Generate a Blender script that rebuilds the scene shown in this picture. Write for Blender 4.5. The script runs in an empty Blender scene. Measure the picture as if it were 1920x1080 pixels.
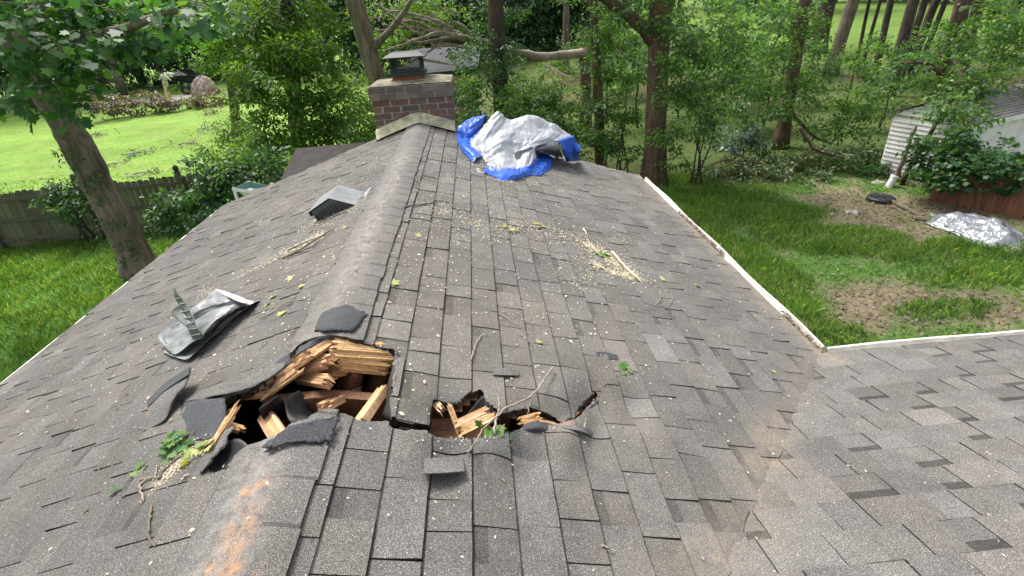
import bpy, math, random
import numpy as np
from mathutils import Matrix, Vector

rng = np.random.default_rng(11)
random.seed(11)
SC = bpy.context.scene
COL = SC.collection
# ------------------------------------------------------------------ camera, sky, sun, exposure
CAM = np.array([0.702, 0.0, 1.15])
YAW, PIT, ROL, FPX = math.radians(2.33), math.radians(28.72), math.radians(-3.85), 964.5
_cy, _sy, _cp, _sp = math.cos(YAW), math.sin(YAW), math.cos(PIT), math.sin(PIT)
FWD = np.array([_sy*_cp, _cy*_cp, -_sp])
RGT = np.array([_cy, -_sy, 0.0])
UPV = np.cross(RGT, FWD)
_c, _s = math.cos(ROL), math.sin(ROL)
RGT, UPV = _c*RGT + _s*UPV, -_s*RGT + _c*UPV
cam_d = bpy.data.cameras.new('camera')
cam = bpy.data.objects.new('camera', cam_d)
COL.objects.link(cam)
cam_d.sensor_width = 36.0
cam_d.lens = 36.0*FPX/1920.0
cam_d.clip_start, cam_d.clip_end = 0.05, 2000.0
M3 = Matrix((RGT, UPV, -FWD)).transposed()
cam.matrix_world = Matrix.Translation(CAM) @ M3.to_4x4()
SC.camera = cam

SUN_EL, SUN_AZ = math.radians(57), math.radians(-38)     # azimuth from +Y towards +X
wd = bpy.data.worlds.new('World')
SC.world = wd
wd.use_nodes = True
nt = wd.node_tree
sky = nt.nodes.new('ShaderNodeTexSky')
sky.sky_type = 'NISHITA'
sky.sun_disc = False
sky.sun_elevation = SUN_EL
sky.sun_rotation = SUN_AZ
sky.air_density, sky.dust_density, sky.ozone_density = 1.0, 4.0, 1.0
hs = nt.nodes.new('ShaderNodeHueSaturation')
hs.inputs['Saturation'].default_value = 0.28
nt.links.new(sky.outputs[0], hs.inputs['Color'])
nt.links.new(hs.outputs[0], nt.nodes['Background'].inputs['Color'])
nt.nodes['Background'].inputs['Strength'].default_value = 0.15
sd = bpy.data.lights.new('sun', 'SUN')
sd.energy, sd.angle, sd.color = 2.05, math.radians(22), (1.0, 0.95, 0.86)
sun = bpy.data.objects.new('sun', sd)
COL.objects.link(sun)
_d = Vector((math.sin(SUN_AZ)*math.cos(SUN_EL), math.cos(SUN_AZ)*math.cos(SUN_EL), math.sin(SUN_EL)))
sun.rotation_euler = _d.to_track_quat('Z', 'Y').to_euler()
SC.view_settings.view_transform = 'Standard'
SC.view_settings.look = 'None'
SC.view_settings.gamma = 1.0
SC.view_settings.exposure = 1.0
SC.cycles.max_bounces = 6
SC.cycles.diffuse_bounces = 3
SC.cycles.transmission_bounces = 4
SC.cycles.use_denoising = True

# ------------------------------------------------------------------ numbers of the place
PITCH = 0.3325                      # rise per metre of run, both slopes
WL, WR = 2.642, 2.737               # half spans to the left and right eaves
Y_BACK, Y_RAKE = -3.6, 6.51
WY = 2.52                           # inner corner of the wing eave
PW = 0.2917                         # wing pitch
Z_EAVE_R = -PITCH*WR
COSP = 1/math.sqrt(1+PITCH**2)
G0 = -3.5

# ------------------------------------------------------------------ points on the ground / roof
def ray(x, y):
    return FWD + RGT*(x-960)/FPX - UPV*(y-540)/FPX

def aty(x, y, Y):
    d = ray(x, y)
    return CAM + d*(Y/d[1])

def rp(x, y, h=0.0, side=None):
    """point on the main roof slope seen at x,y, lifted h above it"""
    d = ray(x, y)
    def hit(sg):
        n = np.array([sg*PITCH, 0, 1.0])
        t = (h-(n@CAM))/(n@d)
        return CAM + d*t
    if side is not None:
        return hit(side)
    P = hit(1)
    return P if P[0] >= 0 else hit(-1)

def sstep(a, b, x):
    t = np.clip((x-a)/(b-a), 0, 1)
    return t*t*(3-2*t)

def vnoise(x, y, seed=0):
    x = np.asarray(x, float); y = np.asarray(y, float)
    xi, yi = np.floor(x), np.floor(y)
    fx, fy = x-xi, y-yi
    fx, fy = fx*fx*(3-2*fx), fy*fy*(3-2*fy)
    def h(a, b):
        v = np.sin(a*127.1+b*311.7+seed*74.7)*43758.5453
        return v-np.floor(v)
    return (h(xi, yi)*(1-fx)+h(xi+1, yi)*fx)*(1-fy)+(h(xi, yi+1)*(1-fx)+h(xi+1, yi+1)*fx)*fy

def fbm(x, y, seed=0, o=4):
    r, a, t = 0, 1, 0
    for i in range(o):
        r = r+a*vnoise(x*2**i, y*2**i, seed+i*13)
        t += a
        a *= .5
    return r/t

def gz(x, y):
    """terrain height"""
    x = np.asarray(x, float); y = np.asarray(y, float)
    z = G0 + 0*x
    right = sstep(2, 14, x)
    z = z + right*0.055*np.clip(y-24, 0, 70) + (1-right)*0.012*np.clip(y-46, 0, 60)
    z = z + 0.10*(fbm(x*.22, y*.22, 3)-.5)
    z = z + 0.22*right*sstep(8, 12, x)*sstep(4, 8, y)*fbm(x*.4, y*.4, 9)
    return z

def gp(px, py):
    """ground point seen at px,py"""
    d = ray(px, py)
    t = 4.0
    for _ in range(900):
        P = CAM+d*t
        if P[2] < gz(P[0], P[1]):
            break
        t += 0.12
    P[2] = gz(P[0], P[1])
    return P

# ------------------------------------------------------------------ objects
def link(o, parent=None):
    COL.objects.link(o)
    if parent is not None:
        o.parent = parent
    return o

def tag(o, label=None, cat=None, group=None, kind=None):
    if label: o['label'] = label
    if cat: o['category'] = cat
    if group: o['group'] = group
    if kind: o['kind'] = kind
    return o

def empty(name, loc, label, cat, group=None):
    o = bpy.data.objects.new(name, None)
    o.location = [float(c) for c in loc]
    o.empty_display_size = .1
    link(o)
    return tag(o, label, cat, group)

def origin(parent):
    p = np.zeros(3)
    while parent is not None:
        p = p+np.array(parent.location)
        parent = parent.parent
    return p

def make_obj(name, me, mat, parent=None, loc=None):
    o = bpy.data.objects.new(name, me)
    if mat is not None:
        me.materials.append(mat)
    link(o, parent)
    return o

class MB:
    """collects faces in world coordinates, builds one mesh object"""
    def __init__(s):
        s.v, s.f, s.c = [], [], []
    def add(s, verts, faces, col=(1, 1, 1, 1)):
        b = len(s.v)
        s.v.extend([tuple(p) for p in verts])
        for f in faces:
            s.f.append([b+i for i in f])
            s.c.append(col)
    def box(s, c, size, rz=0.0, col=(1, 1, 1, 1), axes=None):
        c = np.array(c, float)
        hx, hy, hz = [q/2 for q in size]
        if axes is None:
            ax = (np.array([math.cos(rz), math.sin(rz), 0]), np.array([-math.sin(rz), math.cos(rz), 0]), np.array([0, 0, 1.]))
        else:
            ax = axes
        vs = [c+ax[0]*hx*i+ax[1]*hy*j+ax[2]*hz*k for k in (-1, 1) for j in (-1, 1) for i in (-1, 1)]
        s.add(vs, [(0, 2, 3, 1), (4, 5, 7, 6), (0, 1, 5, 4), (2, 6, 7, 3), (0, 4, 6, 2), (1, 3, 7, 5)], col)
    def bar(s, a, b, w, h, col=(1, 1, 1, 1), up=(0, 0, 1)):
        a, b = np.array(a, float), np.array(b, float)
        d = b-a
        L = np.linalg.norm(d)
        d = d/L
        sx = np.cross(d, np.array(up, float))
        sx = sx/np.linalg.norm(sx)
        uz = np.cross(sx, d)
        s.box((a+b)/2, (L, w, h), axes=(d, sx, uz), col=col)
    def tube(s, pts, rad, seg=8, cap=True, wob=0.0, col=(1, 1, 1, 1)):
        pts = [np.array(p, float) for p in pts]
        n = len(pts)
        ref = np.array([0.13, 0.31, 0.94])
        rings = []
        for i in range(n):
            d = pts[min(i+1, n-1)]-pts[max(i-1, 0)]
            d = d/(np.linalg.norm(d)+1e-9)
            if abs(d@ref) > .97:
                ref = np.array([.9, .3, .1])
            u = np.cross(d, ref); u /= np.linalg.norm(u)
            w = np.cross(d, u)
            r = rad[i] if hasattr(rad, '__len__') else rad
            ring = []
            for k in range(seg):
                a = 2*math.pi*k/seg
                rr = r*(1+wob*(random.random()-.5))
                ring.append(pts[i]+(u*math.cos(a)+w*math.sin(a))*rr)
            rings.append(ring)
        vs = [p for ring in rings for p in ring]
        fs = []
        for i in range(n-1):
            for k in range(seg):
                k2 = (k+1) % seg
                fs.append((i*seg+k, i*seg+k2, (i+1)*seg+k2, (i+1)*seg+k))
        if cap:
            fs.append(tuple(range(seg-1, -1, -1)))
            fs.append(tuple((n-1)*seg+k for k in range(seg)))
        s.add(vs, fs, col)
    def build(s, name, mat, parent=None, smooth=False, wear=None, loc=None):
        me = bpy.data.meshes.new(name)
        V = np.array(s.v, float).reshape(-1, 3)
        off = origin(parent) if parent is not None else (np.array(loc, float) if loc is not None else np.zeros(3))
        me.from_pydata((V-off).tolist(), [], s.f)
        ca = me.color_attributes.new('Col', 'FLOAT_COLOR', 'CORNER')
        cc = np.repeat(np.array(s.c, np.float32).reshape(-1, 4), [len(f) for f in s.f], axis=0)
        ca.data.foreach_set('color', cc.ravel())
        if wear is not None:
            wa = me.color_attributes.new('Wear', 'FLOAT_COLOR', 'POINT')
            wa.data.foreach_set('color', wear(V).astype(np.float32).ravel())
        if smooth:
            me.polygons.foreach_set('use_smooth', [True]*len(me.polygons))
        me.update()
        o = make_obj(name, me, mat, parent)
        if parent is None and loc is not None:
            o.location = [float(q) for q in loc]
        return o

def raw_mesh(name, V, nper, mat, parent=None, loc=None, extra=None, mat2=None):
    """mesh of faces that share no vertices: V is (faces*nper,3); extra: twigs (an MB) joined in"""
    off = origin(parent) if parent is not None else (np.array(loc, float) if loc is not None else np.zeros(3))
    V = (V-off).astype(np.float32)
    n = len(V)
    me = bpy.data.meshes.new(name)
    nf = n//nper
    li = np.arange(n, dtype=np.int32); lt = np.full(nf, nper, np.int32); mi = np.zeros(nf, np.int32)
    if extra is not None and extra.f:
        E = (np.array(extra.v, float)-off).astype(np.float32)
        li = np.concatenate([li]+[np.array(f_, np.int32)+n for f_ in extra.f])
        lt = np.concatenate([lt, np.array([len(f_) for f_ in extra.f], np.int32)])
        mi = np.concatenate([mi, np.ones(len(extra.f), np.int32)])
        V = np.concatenate([V, E])
    me.vertices.add(len(V)); me.vertices.foreach_set('co', V.ravel())
    me.loops.add(len(li)); me.loops.foreach_set('vertex_index', li)
    me.polygons.add(len(lt))
    me.polygons.foreach_set('loop_start', np.concatenate([[0], np.cumsum(lt)[:-1]]).astype(np.int32))
    me.polygons.foreach_set('loop_total', lt)
    me.update(calc_edges=True)
    o = make_obj(name, me, mat, parent)
    if mat2 is not None:
        me.materials.append(mat2)
        me.polygons.foreach_set('material_index', mi)
    if parent is None and loc is not None:
        o.location = [float(q) for q in loc]
    return o

# ------------------------------------------------------------------ materials
def newmat(name):
    m = bpy.data.materials.new(name)
    m.use_nodes = True
    return m, m.node_tree, m.node_tree.nodes['Principled BSDF']

def N(t, typ, **kw):
    n = t.nodes.new(typ)
    for k, v in kw.items():
        if k in n.inputs:
            n.inputs[k].default_value = v
        else:
            setattr(n, k, v)
    return n

def L(t, a, b):
    t.links.new(a, b)

def ramp(t, fac, stops):
    r = t.nodes.new('ShaderNodeValToRGB')
    e = r.color_ramp.elements
    while len(e) < len(stops):
        e.new(.5)
    for el, (p, c) in zip(e, stops):
        el.position = p
        el.color = (*c, 1) if len(c) == 3 else c
    L(t, fac, r.inputs[0])
    return r.outputs[0]

def mixc(t, fac, a, b, mode='MIX'):
    m = t.nodes.new('ShaderNodeMix')
    m.data_type = 'RGBA'
    m.blend_type = mode
    for i, v in ((0, fac), (6, a), (7, b)):
        if hasattr(v, 'links') or hasattr(v, 'is_linked'):
            L(t, v, m.inputs[i])
        else:
            m.inputs[i].default_value = v if i == 0 else ((*v, 1) if len(v) == 3 else v)
    return m.outputs[2]

def math_(t, op, a, b=None, clamp=False):
    m = t.nodes.new('ShaderNodeMath')
    m.operation = op
    m.use_clamp = clamp
    for i, v in enumerate((a, b)):
        if v is None: continue
        if hasattr(v, 'is_linked'): L(t, v, m.inputs[i])
        else: m.inputs[i].default_value = v
    return m.outputs[0]

def noise(t, scale, detail=4, rough=.55, vec=None, dist=0.0):
    n = N(t, 'ShaderNodeTexNoise')
    n.inputs['Scale'].default_value = scale
    n.inputs['Detail'].default_value = detail
    n.inputs['Roughness'].default_value = rough
    n.inputs['Distortion'].default_value = dist
    if vec is not None: L(t, vec, n.inputs['Vector'])
    return n.outputs['Fac']

def coords(t, scale=(1, 1, 1), geo=True):
    if geo:
        g = t.nodes.new('ShaderNodeNewGeometry').outputs['Position']
    else:
        g = t.nodes.new('ShaderNodeTexCoord').outputs['Object']
    mp = t.nodes.new('ShaderNodeMapping')
    mp.inputs['Scale'].default_value = scale
    L(t, g, mp.inputs['Vector'])
    return mp.outputs[0]

def bump(t, b, h, strength=.5, dist=.01):
    n = t.nodes.new('ShaderNodeBump')
    n.inputs['Strength'].default_value = strength
    n.inputs['Distance'].default_value = dist
    L(t, h, n.inputs['Height'])
    L(t, n.outputs[0], b.inputs['Normal'])

def mat_simple(name, col, rough=.6, metal=0.0, nscale=8, namp=.25, bstr=.2, bdist=.004, stretch=(1, 1, 1), use_col=False, spec=.5):
    m, t, b = newmat(name)
    v = coords(t, stretch, geo=False)
    n = noise(t, nscale, 5, .6, v)
    lo = tuple(c*(1-namp) for c in col); hi = tuple(min(1, c*(1+namp)) for c in col)
    c = ramp(t, n, [(.3, lo), (.7, hi)])
    if use_col:
        at = N(t, 'ShaderNodeVertexColor', layer_name='Col')
        c = mixc(t, 1.0, c, at.outputs['Color'], 'MULTIPLY')
    L(t, c, b.inputs['Base Color'])
    b.inputs['Roughness'].default_value = rough
    b.inputs['Metallic'].default_value = metal
    b.inputs['Specular IOR Level'].default_value = spec
    if bstr: bump(t, b, noise(t, nscale*4, 4, .6, v), bstr, bdist)
    return m

def mat_shingle():
    m, t, b = newmat('shingle')
    v = coords(t)
    at = N(t, 'ShaderNodeVertexColor', layer_name='Col')
    we = N(t, 'ShaderNodeVertexColor', layer_name='Wear')
    sp = t.nodes.new('ShaderNodeSeparateColor'); L(t, we.outputs['Color'], sp.inputs[0])
    g1 = noise(t, 330, 2, .7, v)
    g2 = noise(t, 120, 3, .6, v)
    big = noise(t, 1.3, 4, .6, v)
    med = noise(t, 9, 4, .6, v)
    gran = ramp(t, g1, [(.30, (.028, .027, .028)), (.45, (.094, .091, .090)), (.58, (.152, .149, .147)), (.72, (.47, .465, .455))])
    c = mixc(t, 1.0, gran, at.outputs['Color'], 'MULTIPLY')
    sh = ramp(t, big, [(.3, (.90, .885, .865)), (.7, (1.17, 1.14, 1.09))])
    c = mixc(t, 1.0, c, sh, 'MULTIPLY')
    sh2 = ramp(t, med, [(.3, (.86, .86, .86)), (.7, (1.12, 1.12, 1.12))])
    c = mixc(t, 1.0, c, sh2, 'MULTIPLY')
    # worn pale ridge (blue), brown silt (red), raw scuff (green)
    f = math_(t, 'MULTIPLY', sp.outputs[2], ramp(t, noise(t, 26, 5, .7, v), [(.36, (0, 0, 0)), (.66, (1, 1, 1))]))
    c = mixc(t, f, c, (.36, .33, .30))
    f = math_(t, 'MULTIPLY', sp.outputs[0], ramp(t, noise(t, 14, 6, .75, v), [(.30, (0, 0, 0)), (.62, (1, 1, 1))]))
    dirt = ramp(t, g2, [(.3, (.15, .12, .09)), (.7, (.36, .30, .23))])
    c = mixc(t, f, c, dirt)
    vs = coords(t, (1, 1, 1))
    f = math_(t, 'MULTIPLY', sp.outputs[1], ramp(t, noise(t, 26, 7, .8, coords(t, (1, .35, 1)), 1.6), [(.46, (0, 0, 0)), (.62, (1, 1, 1))]))
    sc = ramp(t, g2, [(.3, (.36, .15, .05)), (.7, (.62, .34, .16))])
    c = mixc(t, f, c, sc)
    L(t, c, b.inputs['Base Color'])
    b.inputs['Roughness'].default_value = .88
    b.inputs['Specular IOR Level'].default_value = .28
    h = math_(t, 'ADD', g1, math_(t, 'MULTIPLY', g2, .8))
    bump(t, b, h, .55, .0035)
    return m

def mat_leaf(name, cols, trans=.38, rough=.45, spec=.35):
    m, t, b = newmat(name)
    g = t.nodes.new('ShaderNodeNewGeometry')
    oi = t.nodes.new('ShaderNodeObjectInfo')
    c = ramp(t, g.outputs['Random Per Island'], cols)
    v = coords(t)
    n = noise(t, .9, 3, .6, v)
    sh = ramp(t, n, [(.3, (.72, .76, .80)), (.7, (1.2, 1.18, 1.05))])
    c = mixc(t, 1.0, c, sh, 'MULTIPLY')
    L(t, c, b.inputs['Base Color'])
    b.inputs['Roughness'].default_value = rough
    b.inputs['Specular IOR Level'].default_value = spec
    tr = t.nodes.new('ShaderNodeBsdfTranslucent')
    c2 = mixc(t, 1.0, c, (1.45, 1.5, .5), 'MULTIPLY')
    L(t, c2, tr.inputs['Color'])
    mx = t.nodes.new('ShaderNodeMixShader')
    mx.inputs[0].default_value = trans
    L(t, b.outputs[0], mx.inputs[1]); L(t, tr.outputs[0], mx.inputs[2])
    L(t, mx.outputs[0], t.nodes['Material Output'].inputs['Surface'])
    return m

def mat_bark(name, dark, light, scale=9):
    m, t, b = newmat(name)
    v = coords(t, (1, 1, .22))
    n = noise(t, scale, 6, .65, v, .6)
    c = ramp(t, n, [(.32, dark), (.68, light)])
    pat = noise(t, 1.6, 3, .6, coords(t))
    c = mixc(t, 1.0, c, ramp(t, pat, [(.35, (.75, .78, .72)), (.65, (1.15, 1.12, 1.1))]), 'MULTIPLY')
    L(t, c, b.inputs['Base Color'])
    b.inputs['Roughness'].default_value = .9
    bump(t, b, noise(t, scale*2.2, 6, .7, v, .5), .9, .03)
    return m

def mat_wood(name, dark, light, scale=40):
    m, t, b = newmat(name)
    at = N(t, 'ShaderNodeVertexColor', layer_name='Col')
    v = coords(t, (1, 1, 1), geo=False)
    n = noise(t, scale, 5, .65, v, .8)
    c = ramp(t, n, [(.3, dark), (.7, light)])
    c = mixc(t, 1.0, c, at.outputs['Color'], 'MULTIPLY')
    L(t, c, b.inputs['Base Color'])
    b.inputs['Roughness'].default_value = .75
    bump(t, b, n, .6, .004)
    return m

def mat_tarp(name, col, rough, metal, spec=.5):
    m, t, b = newmat(name)
    v = coords(t, geo=False)
    n = noise(t, 7, 5, .6, v)
    lo = tuple(c*.86 for c in col)
    L(t, ramp(t, n, [(.35, lo), (.65, col)]), b.inputs['Base Color'])
    b.inputs['Roughness'].default_value = rough
    b.inputs['Metallic'].default_value = metal
    b.inputs['Specular IOR Level'].default_value = spec
    vo = N(t, 'ShaderNodeTexVoronoi')
    vo.feature = 'SMOOTH_F1'
    vo.inputs['Scale'].default_value = 7
    nv = N(t, 'ShaderNodeTexNoise'); nv.inputs['Scale'].default_value = 6; nv.inputs['Detail'].default_value = 3
    L(t, v, nv.inputs['Vector'])
    L(t, nv.outputs['Color'], vo.inputs['Vector'])
    bump(t, b, vo.outputs['Distance'], .30, .04)
    return m

M = {}
M['shingle'] = mat_shingle()
M['granule_dark'] = mat_simple('dark_granules', (.050, .053, .060), .85, 0, 210, .9, .5, .004)
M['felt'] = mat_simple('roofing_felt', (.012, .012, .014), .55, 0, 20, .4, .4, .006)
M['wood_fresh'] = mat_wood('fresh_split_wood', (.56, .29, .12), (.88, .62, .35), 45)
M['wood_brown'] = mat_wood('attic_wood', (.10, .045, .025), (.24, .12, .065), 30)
M['paper'] = mat_simple('insulation_paper', (.16, .08, .055), .8, 0, 9, .5, .7, .02)
M['white'] = mat_simple('white_paint', (.74, .74, .72), .5, 0, 9, .12, .1)
M['gutter'] = mat_simple('gutter_enamel', (.66, .64, .60), .45, 0, 14, .22, .1)
M['siding'] = mat_simple('white_siding', (.66, .66, .64), .55, 0, 2.2, .22, .1)
M['metal'] = mat_simple('galvanised_metal', (.21, .222, .226), .5, .35, 9, .35, .25, .004)
M['metal_dark'] = mat_simple('dull_grey_metal', (.10, .105, .11), .5, .4, 12, .3, .2)
M['black_metal'] = mat_simple('black_painted_metal', (.014, .016, .020), .55, .0, 10, .3, .1)
M['terracotta'] = mat_simple('clay_flue', (.22, .075, .045), .8, 0, 12, .3)
M['mortar'] = mat_simple('mossy_mortar', (.19, .170, .115), .9, 0, 7, .7, .6, .012)
M['brick'] = mat_simple('old_brick', (.9, .9, .9), .9, 0, 16, .35, .7, .006, use_col=True)
M['flashing'] = mat_simple('mossy_flashing', (.42, .40, .26), .65, .0, 11, .6, .3)
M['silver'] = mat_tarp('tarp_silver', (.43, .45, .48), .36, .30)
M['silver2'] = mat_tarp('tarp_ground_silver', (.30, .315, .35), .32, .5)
M['silver_grey'] = mat_tarp('tarp_shaded_lining', (.22, .22, .23), .45, .2)  # darker copy of the silver, shade of the folds put into its colour
M['blue'] = mat_tarp('tarp_blue', (.016, .115, .60), .30, 0)
M['bark_grey'] = mat_bark('bark_grey_brown', (.075, .058, .045), (.27, .215, .165), 8)
M['bark_dark'] = mat_bark('bark_dark', (.022, .017, .014), (.10, .075, .058), 8)
M['bark_red'] = mat_bark('bark_reddish', (.045, .028, .019), (.165, .105, .07), 10)
M['bark_far'] = mat_bark('bark_far', (.05, .042, .036), (.19, .155, .125), 5)
M['branch_pale'] = mat_bark('branch_pale', (.16, .13, .10), (.42, .36, .29), 10)
M['twig'] = mat_simple('dry_twig', (.30, .25, .20), .8, 0, 30, .4, .3)
M['fence'] = mat_simple('mossy_fence_board', (.85, .85, .85), .85, 0, 6, .35, .4, .006, (4, 4, .4), use_col=True)
M['grey_roof'] = mat_simple('weathered_roofing', (.15, .145, .14), .9, 0, 6, .4, .6, .02, (1, 1, 1))
M['slate_roof'] = mat_simple('dark_roofing', (.045, .05, .06), .85, 0, 8, .35, .5, .02)
M['rubber'] = mat_simple('black_plastic', (.015, .016, .018), .5, 0, 10, .3, .2)
M['stone'] = mat_simple('stone', (.36, .32, .28), .9, 0, 6, .35, .6, .03)
M['pink_stone'] = mat_simple('pinkish_rubble', (.50, .38, .36), .9, 0, 4.5, .75, 1, .12)
M['log'] = mat_simple('weathered_timber', (.14, .105, .075), .85, 0, 14, .4, .4, .01)
M['raw_wood'] = mat_simple('raw_broken_wood', (.72, .55, .38), .8, 0, 14, .35, .4, .01)
M['brickwall'] = mat_simple('far_brick_wall', (.46, .28, .20), .9, 0, 10, .3, .2)
M['green_trim'] = mat_simple('green_trim', (.03, .12, .09), .5, 0, 8, .2, .1)
M['glass'] = mat_simple('dark_glass', (.02, .025, .03), .08, 0, 4, .1, 0)
M['chip'] = mat_leaf('wood_chip', [(0, (.46, .36, .24)), (.3, (.60, .51, .38)), (.75, (.74, .68, .56)), (.93, (.75, .70, .52)), (1, (.42, .44, .22))], .08, .8, .2)
M['leaf_big'] = mat_leaf('leaf_big', [(0, (.036, .100, .045)), (.5, (.055, .155, .058)), (.85, (.09, .215, .060)), (1, (.15, .28, .065))], .42)
M['leaf_dark'] = mat_leaf('leaf_dark', [(0, (.026, .076, .032)), (.6, (.050, .128, .046)), (1, (.095, .19, .055))], .40)
M['leaf_mid'] = mat_leaf('leaf_mid', [(0, (.042, .108, .040)), (.35, (.068, .160, .052)), (.7, (.102, .208, .060)), (.93, (.15, .265, .07)), (1, (.26, .34, .15))], .48)
M['leaf_bright'] = mat_leaf('leaf_bright', [(0, (.050, .125, .026)), (.5, (.100, .205, .040)), (.9, (.17, .28, .055)), (1, (.28, .35, .12))], .48)
M['leaf_silver'] = mat_leaf('leaf_silver', [(0, (.05, .105, .075)), (.5, (.12, .20, .15)), (1, (.24, .33, .27))], .25, .4, .5)
M['leaf_brown'] = mat_leaf('leaf_brown', [(0, (.10, .075, .05)), (.5, (.20, .15, .11)), (.85, (.27, .21, .17)), (1, (.09, .15, .05))], .2)
M['leaf_far'] = mat_leaf('leaf_far', [(0, (.022, .062, .032)), (.6, (.042, .105, .045)), (1, (.085, .165, .06))], .32)
M['leaf_brush'] = mat_leaf('leaf_brush', [(0, (.05, .085, .04)), (.4, (.09, .15, .06)), (.8, (.16, .22, .11)), (1, (.26, .27, .18))], .3)
M['grass'] = mat_leaf('grass_blade', [(0, (.075, .160, .046)), (.5, (.125, .240, .066)), (.86, (.19, .30, .085)), (1, (.38, .37, .19))], .5, .5, .25)
M['leaf_fallen'] = mat_leaf('leaf_fallen', [(0, (.20, .30, .08)), (.5, (.40, .42, .15)), (1, (.58, .50, .24))], .25)
M['leaf_fallen_green'] = mat_leaf('leaf_fallen_green', [(0, (.05, .14, .04)), (.5, (.09, .20, .05)), (1, (.20, .30, .09))], .3)
# ------------------------------------------------------------------ ground
def poly_d(P, poly):
    """distance to polygon border and inside flag, P (n,2)"""
    P = np.asarray(P, float); Q = np.asarray(poly, float)
    d = np.full(len(P), 1e9); ins = np.zeros(len(P), bool); near = np.zeros_like(P)
    for i in range(len(Q)):
        a, b = Q[i], Q[(i+1) % len(Q)]
        ab = b-a
        t = np.clip(((P-a)@ab)/(ab@ab+1e-12), 0, 1)
        pr = a+t[:, None]*ab
        dd = np.hypot(*(P-pr).T)
        m = dd < d
        d[m] = dd[m]; near[m] = pr[m]
        c = ((a[1] > P[:, 1]) != (b[1] > P[:, 1]))
        x = a[0]+(P[:, 1]-a[1])*(b[0]-a[0])/(b[1]-a[1]+1e-12)
        ins ^= c & (P[:, 0] < x)
    return d, ins, near

LUSH = [(1340, 372, 1.9, 1.2), (1290, 420, 1.2, .9), (1430, 400, 1.4, .9), (1560, 455, 1.3, .75), (1480, 440, 1.0, .7), (1390, 520, 1.2, .8), (1330, 470, 1.2, .8), (1630, 470, .9, .5), (1740, 480, 1.3, .5), (1860, 520, 1.4, .55), (1480, 580, .7, .45), (1250, 345, 1.3, .9), (1540, 640, .7, .5), (1760, 590, .8, .35), (1890, 480, .8, .4)]
_L = [(gp(a, b), rx, ry) for a, b, rx, ry in LUSH]
DIRT = [(1640, 400, 1.3, 1.0), (1690, 430, 1.2, .6), (1660, 560, 1.1, .6), (1600, 600, .9, .5), (1820, 560, 1.0, .4), (1720, 600, .8, .4), (1880, 600, .8, .3), (1560, 380, .9, .8), (1800, 390, 1.2, .6)]
_D = [(gp(a, b), rx, ry) for a, b, rx, ry in DIRT]

def yard_masks(x, y):
    lush = np.zeros_like(x); dirt = np.zeros_like(x)
    n = fbm(x*1.3, y*1.3, 5)-.5
    for P, rx, ry in _L:
        q = np.sqrt(((x-P[0])/rx)**2+((y-P[1])/ry)**2)+n*1.1
        lush = np.maximum(lush, sstep(1.25, .65, q))
    for P, rx, ry in _D:
        q = np.sqrt(((x-P[0])/rx)**2+((y-P[1])/ry)**2)+n*1.3
        dirt = np.maximum(dirt, sstep(1.3, .6, q))
    return lush, dirt*(1-lush*.6)

def ground_col(x, y):
    lawn = np.array([.180, .300, .060]); deep = np.array([.070, .150, .032]); soil = np.array([.20, .165, .12])
    litter = np.array([.13, .105, .06]); wood = np.array([.088, .125, .038]); straw = np.array([.30, .25, .15])
    n1 = fbm(x*.5, y*.5, 1); n2 = fbm(x*2.2, y*2.2, 2); n3 = fbm(x*.12, y*.12, 8)
    c = np.zeros(x.shape+(3,))
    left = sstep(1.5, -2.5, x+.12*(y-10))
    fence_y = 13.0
    side_yd = sstep(fence_y+.6, fence_y-.6, y)*left  # mask for the deeper green ground on the house side of the fence
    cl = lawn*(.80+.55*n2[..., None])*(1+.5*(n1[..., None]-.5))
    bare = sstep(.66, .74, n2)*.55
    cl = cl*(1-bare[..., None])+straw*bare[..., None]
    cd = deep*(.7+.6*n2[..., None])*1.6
    cl = cl*(1-side_yd[..., None])+cd*side_yd[..., None]
    # woods on the right
    w = wood*(.7+.6*n1[..., None])
    k = sstep(.45, .68, n3*.5+n1*.5)
    w = w*(1-.75*k[..., None])+litter*.75*k[..., None]
    hill = sstep(26, 40, y)*sstep(8, 24, x)
    w = w*(1-hill[..., None])+lawn*.72*(.75+.5*n1[..., None])*hill[..., None]
    # right yard
    lush, dirt = yard_masks(x, y)
    yd = deep*1.2*(.6+.8*n2[..., None])
    bald = sstep(.47, .62, n2)*.85
    yd = yd*(1-bald[..., None])+(soil*.9+straw*.25)*bald[..., None]
    yd = yd*(1-dirt[..., None])+soil*(.55+.9*n2[..., None])*dirt[..., None]
    yd = yd*(1-.6*lush[..., None])+deep*.8*.6*lush[..., None]
    yard = sstep(14.5, 12.8, y)*sstep(2, 3, x)
    r = w*(1-yard[..., None])+yd*yard[..., None]
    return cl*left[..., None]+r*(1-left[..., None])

def axis(lo, hi, step, far):
    a = np.arange(lo, hi+1e-6, step)
    ext = np.cumsum(np.geomspace(step*2, 90, 16))
    return np.concatenate([(lo-ext)[::-1], a, hi+ext])

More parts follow.
